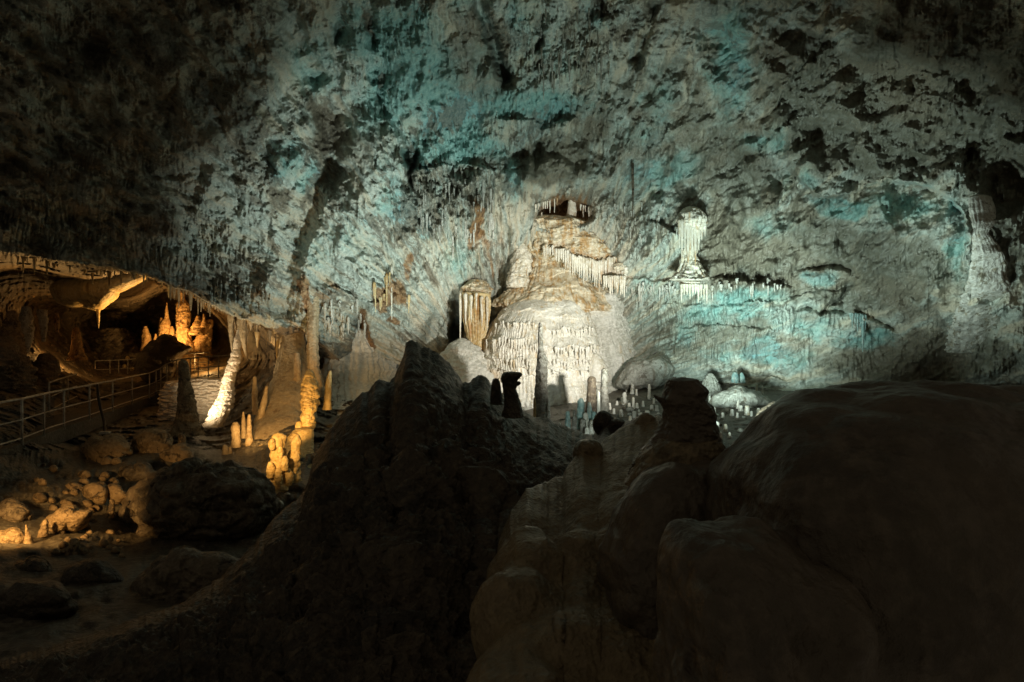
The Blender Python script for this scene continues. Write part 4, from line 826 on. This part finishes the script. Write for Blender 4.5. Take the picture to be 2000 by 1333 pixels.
for i, (rows, d, m, lab) in enumerate((
 ([(735,495,500),(750,493,502),(780,492,503),(810,492,505)], 23.0, 'tan', 'slim tan stalagmite on the slope right of the leaning column'),
 ([(753,519,524),(770,515,523),(790,509,521),(815,500,514),(838,490,506)], 22.6, 'tan', 'leaning tan stalagmite rib next to the slim tan stalagmite'),
 ([(824,456,464),(832,453,468),(850,453,468),(874,452,470)], 20.8, 'tan', 'stubby tan stalagmite at the foot of the slope'),
 ([(804,474,477),(818,472,479),(840,471,480),(856,470,482)], 21.4, 'tan', 'thin tan stalagmite behind the stubby one'),
 ([(809,485,489),(822,482,491),(845,481,492),(872,479,495)], 21.0, 'tan', 'pointed tan stalagmite right of the stubby one'),
 ([(869,436,442),(876,434,446),(890,433,447)], 20.0, 'tan', 'little round tan stub low on the slope'),
 ([(873,447,451),(880,446,453),(891,445,454)], 20.1, 'tan', 'smallest round tan stub beside its twin low on the slope'),
 ([(688,575,584),(710,574,587),(735,574,588),(762,572,592)], 24.2, 'tan', 'thick short pillar left of the tall column'),
 ([(847,350,358),(856,348,362),(872,347,362),(885,345,364)], 18.6, 'slab', 'stub of stalagmite on top of the tilted block'),
 ([(896,378,384),(908,376,388),(930,373,388),(950,366,388)], 17.6, 'slab', 'small knobbed stalagmite right of the tilted block'),
 ([(1015,87,92),(1022,84,94),(1036,79,92),(1048,76,92)], 12.4, 'slab', 'smooth leaning pale stub among the lit slabs'),
 ([(1025,50,52),(1038,50,56),(1055,49,62),(1072,48,66),(1085,45,70)], 11.9, 'slab', 'pointed stalagmite in the amber lit corner'),
 ([(1052,140,150),(1060,136,155),(1076,133,156),(1092,126,160)], 11.8, 'slab', 'arched stub of stalagmite at the right of the amber lit corner'),
 ([(976,215,222),(984,214,224),(996,212,223),(1012,206,222)], 13.6, 'slab', 'small round-headed stalagmite above the heap of knobs'),
 ([(640,144,154),(660,141,158),(680,142,160),(704,134,166)], 33.0, 'rust', 'dim knobbly stalagmite deep in the grotto'),
 ([(606,18,30),(630,8,36),(660,0,40),(700,-10,42),(745,-20,44)], 25.5, 'slab', 'thick dim pillar at the far left of the grotto'))):
    rockthing('stalagmite', rows, d, M[m], lab, 'stalagmite', nseg=60, nrow=90, rough=.15, fr=2.6, seed=500+i, lumps=.22, lf=5)
rockthing('flowstone_slope', [(640,553,590,26),(665,550,594,25.8),(700,543,598,25.2),(740,533,606,24.4),(790,517,616,23.4),(830,500,622,22.4),(870,474,622,21.2),(905,448,612,20),(940,425,600,19)], 25, M['tan'], 'broad tan flowstone slope fanning down from the overhang', 'flowstone', k=.5, nseg=220, nrow=220, rough=.06, fr=1.0, seed=33, flute=.10, nfl=9)
rockthing('flowstone_slope', [(640,668,715,27.6),(660,655,740,27.8),(690,640,765,28),(740,632,770,27),(790,630,790,25.5),(840,625,800,23.5),(900,620,810,21)], 25, M['cream2'], 'smooth pale flowstone slope behind the left flank of the mound', 'flowstone', k=.45, nseg=260, nrow=220, rough=.09, fr=1.0, seed=34, flute=.16, nfl=34, tier=.03, tp=.6)
rockthing('flowstone_slope', [(836,580,612,20.3),(860,562,612,19.8),(890,545,610,19.0),(925,528,608,18.1),(960,508,606,17.2),(990,496,604,16.8)], 18, M['amber'], 'amber flowstone apron joining the yellow stalagmite to the lumpy cluster below it', 'flowstone', k=.4, nseg=160, nrow=150, rough=.12, fr=1.6, seed=36, flute=.10, nfl=12, lumps=.16, lf=3)
blobthing('rock_lump', [(1474,815),(1484,800),(1496,792),(1518,783),(1545,777),(1580,776),(1596,830),(1530,850),(1478,840)], (1532, 815), 18.1, .35, .5, M['ridge'], 'dark rock rim added to shade the lower right wall, just behind the left shoulder of the huge boulder', 'rock', n=(90, 130), rough=.05, fr=2, seed=41)  # added rim, keeps the raking lamp off the lower right wall
# stone wall under the walkway
V, q, t = loft([(738,380,446,26.6),(748,330,446,26.6),(770,314,446,26.4),(800,311,440,26),(838,311,420,25.6)], 26, k=.35, nseg=260, nrow=130, rough=.04, fr=1.0, seed=35)
s_ = fbm(np.stack([V[:, 0] * 1.3, V[:, 1] * 1.3, V[:, 2] * 8.5 + .8 * V[:, 0]], -1), 3); w_ = worley(V * np.array([1.7, 1.7, 7.0]))
V = V + np.array([0, -1, 0.]) * (.14 * s_ + .30 * np.minimum(w_[1] - w_[0], .4))[:, None]
based('stone_wall', V, q[:, ::-1], M['banded'], 'brightly lit layered stone wall under the curve of the walkway', 'wall', tris=t[:, ::-1])

# orange castle group deep in the grotto
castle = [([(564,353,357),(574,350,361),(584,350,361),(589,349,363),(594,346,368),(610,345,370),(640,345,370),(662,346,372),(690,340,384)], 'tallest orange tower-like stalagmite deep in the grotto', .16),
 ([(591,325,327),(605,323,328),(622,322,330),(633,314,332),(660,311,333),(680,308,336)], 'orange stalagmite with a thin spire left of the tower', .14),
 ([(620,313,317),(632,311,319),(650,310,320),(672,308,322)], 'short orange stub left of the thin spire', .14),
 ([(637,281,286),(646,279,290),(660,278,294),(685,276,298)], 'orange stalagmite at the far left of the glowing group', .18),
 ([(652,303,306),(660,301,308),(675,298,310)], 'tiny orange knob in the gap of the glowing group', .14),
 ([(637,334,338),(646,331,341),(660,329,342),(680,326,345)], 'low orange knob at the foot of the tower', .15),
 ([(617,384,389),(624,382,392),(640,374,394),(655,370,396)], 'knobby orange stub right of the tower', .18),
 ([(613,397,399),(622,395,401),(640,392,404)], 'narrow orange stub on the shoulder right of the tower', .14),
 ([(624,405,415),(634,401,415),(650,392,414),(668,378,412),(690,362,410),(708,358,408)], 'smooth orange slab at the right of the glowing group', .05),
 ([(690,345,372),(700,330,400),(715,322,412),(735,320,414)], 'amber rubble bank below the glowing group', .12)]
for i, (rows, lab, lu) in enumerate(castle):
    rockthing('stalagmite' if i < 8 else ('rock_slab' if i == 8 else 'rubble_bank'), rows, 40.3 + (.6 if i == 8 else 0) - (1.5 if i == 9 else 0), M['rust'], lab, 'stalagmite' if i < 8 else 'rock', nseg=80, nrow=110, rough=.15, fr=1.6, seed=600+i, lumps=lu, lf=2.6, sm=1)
blobthing('rock_ledge', [(272,700),(284,684),(300,668),(318,657),(332,660),(348,672),(368,676),(382,683),(352,694),(340,720),(320,745),(290,745),(270,730)], (315, 700), 36.6, .9, .8, M['ridge'], 'dark rock ledge in front of the glowing orange group', 'rock', n=(60, 90), rough=.12, fr=1, seed=11, block=.2)
blobthing('ceiling_bulge', [(96,560),(120,540),(180,530),(250,520),(292,530),(290,542),(262,558),(232,572),(214,592),(196,606),(180,606),(160,600),(140,600),(112,590)], (195, 560), 26.5, 1.2, 2.5, M['amber'], 'amber lit rock bulge hanging from the roof of the side grotto', 'rock', n=(110, 160), rough=.06, fr=.9, seed=12)

for i, (rows, d, m, lab) in enumerate((
 ([(598,44,58),(620,40,62),(650,42,64),(672,46,60),(690,48,56)], 27.0, 'pale', 'dim gray lumpy drapery in the dark of the grotto by the left pillar'),
 ([(604,72,90),(622,76,92),(645,80,90),(668,82,88)], 28.5, 'pale', 'dim whitish hanging drapery in the grotto right of the gray lumpy one'),
 ([(612,108,114),(630,107,116),(648,109,115)], 30.0, 'rust', 'small reddish hanging lump in the grotto under the amber bulge'),
 ([(640,205,240),(660,196,255),(690,190,262),(720,186,270)], 42.0, 'brown', 'dark round boulder at the back of the grotto behind the railings'),
 ([(655,-10,16),(690,-20,40),(720,-20,52),(760,-20,60)], 23.5, 'brown', 'dark lumpy boulder at the far left below the pillar'),
 ([(690,80,96),(705,72,108),(735,62,118),(770,55,125)], 27.0, 'brown', 'dark rounded rock behind the near railing'))):
    rockthing('drapery' if i < 3 else 'boulder', rows, d, M[m], lab, 'drapery' if i < 3 else 'boulder', nseg=70, nrow=90, rough=.2, fr=1.6, seed=1100+i, lumps=.3, lf=2.4)
# boulders and slabs of the left floor
ROCKS = [([(257,890),(262,858),(280,843),(310,842),(332,852),(338,880),(320,905),(275,906)],(298,875),19.0,'slab','rounded block on the slope under the walkway'),
 ([(310,890),(330,878),(362,872),(378,895),(372,920),(350,942),(332,925)],(345,905),18.2,'slab','tilted wedge block carrying a stub of stalagmite'),
 ([(162,955),(178,946),(200,950),(208,968),(204,982),(180,978)],(186,965),14.6,'slab','flat-topped tan block above the amber lit corner'),
 ([(82,1024),(110,1006),(150,998),(178,1000),(170,1018),(130,1030),(92,1034)],(130,1016),13.0,'slab','long lit slab in the amber lit corner'),
 ([(-20,1050),(10,1038),(40,1036),(48,1050),(30,1072),(-20,1082)],(12,1058),12.0,'slab','brightest yellow slab at the left edge of the amber lit corner'),
 ([(10,1090),(30,1072),(52,1070),(56,1084),(30,1098)],(34,1084),11.6,'slab','small lit slab below the brightest yellow slab'),
 ([(205,955),(240,958),(252,972),(240,978),(210,968)],(230,967),14.8,'slab','thin tilted flake of rock right of the flat-topped block'),
 ([(250,1010),(262,960),(300,930),(350,918),(420,912),(470,918),(510,940),(530,985),(510,1040),(440,1070),(330,1075),(270,1050)],(390,990),14.4,'brown','big dark greenish boulder in the middle of the left floor'),
 ([(270,1180),(272,1140),(292,1112),(330,1092),(390,1085),(440,1095),(480,1120),(470,1200),(380,1230),(290,1225)],(370,1160),9.6,'brown','large dim rounded boulder at the lower left'),
 ([(-40,1010),(0,990),(40,985),(60,1000),(40,1025),(-20,1032)],(10,1008),13.2,'brown','dull brown block behind the brightest yellow slab'),
 ([(120,960),(150,945),(165,955),(160,975),(130,980)],(145,962),15.2,'slab','small brown block left of the flat-topped block'),
 ([(230,925),(262,912),(300,918),(310,935),(280,945),(240,942)],(268,929),17.0,'brown','dim flat block under the rounded block on the slope'),
 ([(-20,1180),(20,1150),(80,1140),(130,1155),(150,1185),(90,1210),(10,1215)],(60,1180),8.6,'ridge','low dark block in the lower left corner of the cave floor'),
 ([(120,1130),(160,1105),(215,1108),(240,1135),(215,1160),(150,1162)],(180,1135),10.2,'ridge','dark angular block between the amber corner and the dim rounded boulder'),
 ([(20,1115),(50,1098),(95,1102),(110,1125),(60,1138)],(62,1118),10.8,'ridge','dark flat block just below the amber lit corner'),
 ([(160,875),(200,858),(245,862),(256,885),(230,905),(170,900)],(208,882),18.4,'slab','layered brown outcrop below the small white box')]
for i, (o, c, d, m, lab) in enumerate(ROCKS):
    wpx = np.ptp(np.array(o)[:, 0]) / 2 / F * d
    blobthing('boulder', o, c, d, wpx * .8, wpx * .9, M[m], lab, 'boulder', n=(90, 120), rough=.09, fr=1.6, seed=700+i, block=.22, strata=.05 if m == 'slab' else .0, lumps=.06, lf=2.2)
rs = random.Random(21)
for i in range(60):
    if i < 34:
        u, v = rs.uniform(100, 250), rs.uniform(985, 1100)
        if v > 1100 - (u - 60) * .05: v -= 20
    else: u, v = rs.uniform(60, 330), rs.uniform(900, 990)
    d = depth_at(u, v) - .05; s = rs.uniform(4, 15 if i > 33 else 11); a = rs.uniform(.5, 1.1)
    blobthing('loose_stone', [(u-s, v), (u-s*.6, v-s*a*.7), (u, v-s*a), (u+s*.7, v-s*a*.6), (u+s, v+s*.2), (u, v+s*.6)], (u, v), d, s/F*d, s/F*d, M['slab'],
      'knob or stone of the lit heap beside the amber corner' if i < 34 else 'brown stone on the rubble slope between walkway and amber corner', 'stone', 'stones of the lit heap' if i < 34 else 'stones of the rubble slope', n=(22, 30), rough=.12, fr=3, seed=800+i, block=.15)
for i, (u, v, w, hh) in enumerate(((514,972,9,11),(531,978,11,12),(561,972,10,10),(545,985,9,8),(440,968,8,8),(577,975,8,7))):
    blobthing('stone_knob', [(u-w,v+hh*.4),(u-w*.7,v-hh*.6),(u,v-hh),(u+w*.7,v-hh*.6),(u+w,v+hh*.4),(u,v+hh)], (u, v), (15.0, 14.8, 16, 14.9, 13.4, 16.4)[i], w/F*14, w/F*14, M['pale'],
       ('pale round knob at the top of the greenish boulder','large pale round knob on the edge of the greenish boulder','pale round knob below the amber cluster','low pale knob between its larger neighbours','lone pale knob on the face of the greenish boulder','small knob nearest the foot of the mound')[i], 'stone', n=(30, 40), rough=.07, fr=4, seed=900+i)

# ------------------------------------------------------------------ walkway and railings
def zpt(u, d, z): return np.array([(u - 1000) / F * d, d, CZ + z])
PATH = [(-260,12.2,-2.6),(-90,13.8,-2.6),(0,15.2,-2.6),(43,16.2,-2.6),(125,19.2,-2.6),(175,21.3,-2.6),(220,23.8,-2.6),(258,26.4,-2.6),(292,29.3,-2.6),(312,30.3,-2.45),(325,31,-2.25),(345,31.6,-2.05),(372,32,-1.98),(407,32.5,-1.9),(445,33,-1.86),(500,33.4,-1.86)]
PX = np.array(PATH)
def path_u(u): return zpt(u, *(np.interp(u, PX[:, 0], PX[:, k]) for k in (1, 2)))
us = np.concatenate([np.arange(-260, 292, 12), np.arange(292, 500, 5)])
edge = np.array([path_u(u) for u in us])
nrm = np.gradient(edge, axis=0)[:, :2]; nrm = np.stack([-nrm[:, 1], nrm[:, 0]], -1); nrm /= np.linalg.norm(nrm, axis=1)[:, None]
inner = edge.copy(); inner[:, :2] += nrm * 1.5
sec = np.stack([edge + [0, 0, -.05], inner + [0, 0, -.05], inner + [0, 0, -.5], edge + [0, 0, -.5]], 1)
V, q, t = closed_tube(sec)
walk = based('walkway', V, q, M['deck'], 'narrow concrete walkway curving into the side grotto at the left', 'walkway', tris=t, smooth=False)
def railing(label, base, top_h, posts, panels=(), rails=(1.1, .56, .08)):
    root = bpy.data.objects.new('railing', None); COL.objects.link(root); root.location = base[0]
    tag(root, label, 'railing')
    for nm, hgt, rad in zip(('top_rail', 'mid_rail', 'bottom_rail'), rails, (.034, .02, .02)):
        V, q, t = tube(base + [0, 0, hgt], rad); based(nm, V, q, M['steel'], parent=root, tris=t)
    for p in posts:
        V, q, t = tube(np.array([p + [0, 0, -.1], p + [0, 0, .5], p + [0, 0, 1.09]]), .03); based('post', V, q, M['steel'], parent=root, tris=t)
    for a, b in panels:
        bars = []
        for k in range(23):
            f = k / 22; p = a * (1 - f) + b * f
            bars.append(tube(np.array([p + [0, 0, .12], p + [0, 0, .5], p + [0, 0, .98]]), .004, 4))
        for k in range(15):
            z = .12 + .86 * k / 14
            bars.append(tube(np.array([a + [0, 0, z], (a + b) / 2 + [0, 0, z], b + [0, 0, z]]), .004, 4))
        V, q, t = merge(bars); based('mesh_panel', V, q, M['mesh'], parent=root, tris=t)
    return root
railing('long steel railing along the near edge of the walkway', edge[:-6], 1.1, [path_u(u) for u in (-200, -120, -50, -5, 43, 86, 125, 175, 220, 258, 292, 305, 314, 326, 345, 372, 387, 407, 427, 445)],
        [(path_u(-4), path_u(38)), (path_u(70), path_u(106))])
inn = inner[us < 175]
railing('short far-side railing of the near walkway stretch, partly in the dark', np.array([zpt(u, d, -2.6) for u, d in ((96, 22.5), (110, 24), (128, 26), (150, 28.5))]), 1.1, [zpt(u, d, -2.6) for u, d in ((96, 22.5), (133, 26.5))])
far = np.array([zpt(u, d, z) for u, d, z in ((186, 38, -2.3), (215, 38.5, -2.3), (250, 39, -2.25), (300, 38.5, -2.1), (345, 37, -1.9), (380, 36, -1.8), (408, 35.5, -1.75))])
railing('second thin railing deeper in the grotto below the glowing group', far, 1.1, [far[0], far[1], zpt(232, 38.8, -2.28), far[2], zpt(283, 38.7, -2.15), zpt(314, 38, -2.05), far[4], far[5]])
c = [W(190, 752, 21.6), W(192, 775, 21.4), W(197, 800, 21.2), W(203, 822, 20.9), W(205, 838, 20.6), W(202, 848, 20.3)]
V, q, t = tube(c, .045); based('cable_pipe', V, q, M['cable'], 'black cable pipe running down the walkway rail to the white box', 'pipe', tris=t)
p = W(206, 847, 20.0)
bx = bpy.data.objects.new('lamp_box', None); COL.objects.link(bx); bx.location = p + [0, 0, -.08]
tag(bx, 'small off-white lamp box on the rubble below the walkway', 'lamp')
V, q, t = boxm(p + [-.15, -.06, -.02], p + [.15, .06, .06]); based('housing', V, q, M['plate'], parent=bx, smooth=False)
V, q, t = boxm(p + [-.10, -.02, -.09], p + [.10, .04, -.022]); based('foot', V, q, M['cable'], parent=bx, smooth=False)
for i, (u, v) in enumerate(((243, 716), (258, 721), (249, 700))):
    blobthing('loose_stone', [(u-4,v+2),(u-2,v-3),(u+2,v-4),(u+4,v+1),(u,v+4)], (u, v), 39.5, .12, .12, M['amber'], 'little amber stone behind the second railing in the grotto', 'stone', 'amber stones behind the second railing', n=(14, 18), rough=.1)
# ------------------------------------------------------------------ light and camera
world = bpy.data.worlds.new('World'); SC.world = world; world.use_nodes = True
world.node_tree.nodes['Background'].inputs[0].default_value = (1.0, 0.85, 0.60, 1)
world.node_tree.nodes['Background'].inputs[1].default_value = 0.078

def lamp(u, v, d, power, color, to=None, angle=90, blend=.6, radius=.15):
    l = bpy.data.lights.new('cave_light', 'SPOT' if to else 'POINT'); l.energy = power; l.color = color; l.shadow_soft_size = radius
    o = bpy.data.objects.new('cave_light', l); COL.objects.link(o)
    p = W(u, v, d); o.location = p
    if to:
        l.spot_size = math.radians(angle); l.spot_blend = blend
        import mathutils
        o.rotation_euler = mathutils.Vector(W(*to) - p).to_track_quat('-Z', 'Y').to_euler()
    return o
COOL = (.84, 1.0, .93); WARM = (1.0, .55, .17); SOFT = (1.0, .78, .48); WHITE = (1.0, .97, .86)
TEAL_W = (.78, 1.0, .92)
lamp(1385, 695, 14.0, 6000, WHITE, (1070, 610, 25), 54, .8)           # the white dome
lamp(885, 795, 18, 270, SOFT, (940, 640, 25), 60, .9)                 # fluted column and left flank of the dome
lamp(1290, 800, 17.5, 2150, TEAL_W, (1060, 300, 22), 98, 1, .55)           # upper wall
lamp(1350, 800, 17.6, 3300, TEAL_W, (1430, 590, 24), 66, .8, .4)          # wall right of the dome
lamp(1420, 830, 17, 2200, TEAL_W, (1610, 450, 22), 98, .7, .45)           # right wall, raking
lamp(790, 790, 19.5, 2700, COOL, (700, 450, 24), 95, 1, .4)               # wall left of the dome
lamp(1180, 840, 14, 330, COOL, (1230, 780, 22), 60, .8)               # added spot to light the stalagmites on the floor
lamp(352, 826, 22.4, 800, SOFT, (440, 715, 24.8), 104, 1)            # stone wall under the walkway
lamp(470, 880, 19, 430, WARM, (540, 780, 23), 70, .8)                 # added to brighten the tan slope
lamp(455, 850, 13.4, 950, WARM, (575, 845, 19), 50, .8)               # yellow stalagmites
lamp(335, 676, 38.3, 700, WARM, (345, 620, 40.3), 130, .8)            # orange group
lamp(1700, 770, 15.5, 800, TEAL_W, (1918, 460, 19), 42, .8)           # extra lamp, added to brighten the drapery at the far right
lamp(558, 868, 18.9, 220, WARM, (603, 785, 20.6), 80, .8)              # knobbly yellow stalagmite
lamp(60, 640, 24.5, 140, WARM, (60, 520, 22), 130, .9)                # grotto ceiling fringe
lamp(398, 704, 36.2, 130, WARM)                                       # rubble under the orange group
lamp(-90, 960, 10.5, 620, WARM, (110, 1025, 13), 62, .6)              # amber corner
lamp(330, 690, 28, 1300, WARM, (190, 545, 25), 75, .8)                 # grotto roof and fringe
lamp(140, 690, 33, 520, WARM)                                         # added fill that brightens the depth of the grotto
lamp(522, 700, 28, 60, WARM, (522, 650, 26), 120, .8)                 # yellow stalactites

cam = bpy.data.cameras.new('camera'); co = bpy.data.objects.new('camera', cam); COL.objects.link(co)
cam.sensor_width = 36; cam.lens = 22; cam.clip_end = 500; cam.clip_start = 0.05
co.location = (0, 0, CZ); co.rotation_euler = (math.radians(90), 0, 0); SC.camera = co
SC.view_settings.view_transform = 'Standard'; SC.view_settings.look = 'None'; SC.view_settings.exposure = 0; SC.view_settings.gamma = 1
SC.cycles.use_denoising = True; SC.cycles.max_bounces = 6; SC.cycles.diffuse_bounces = 4
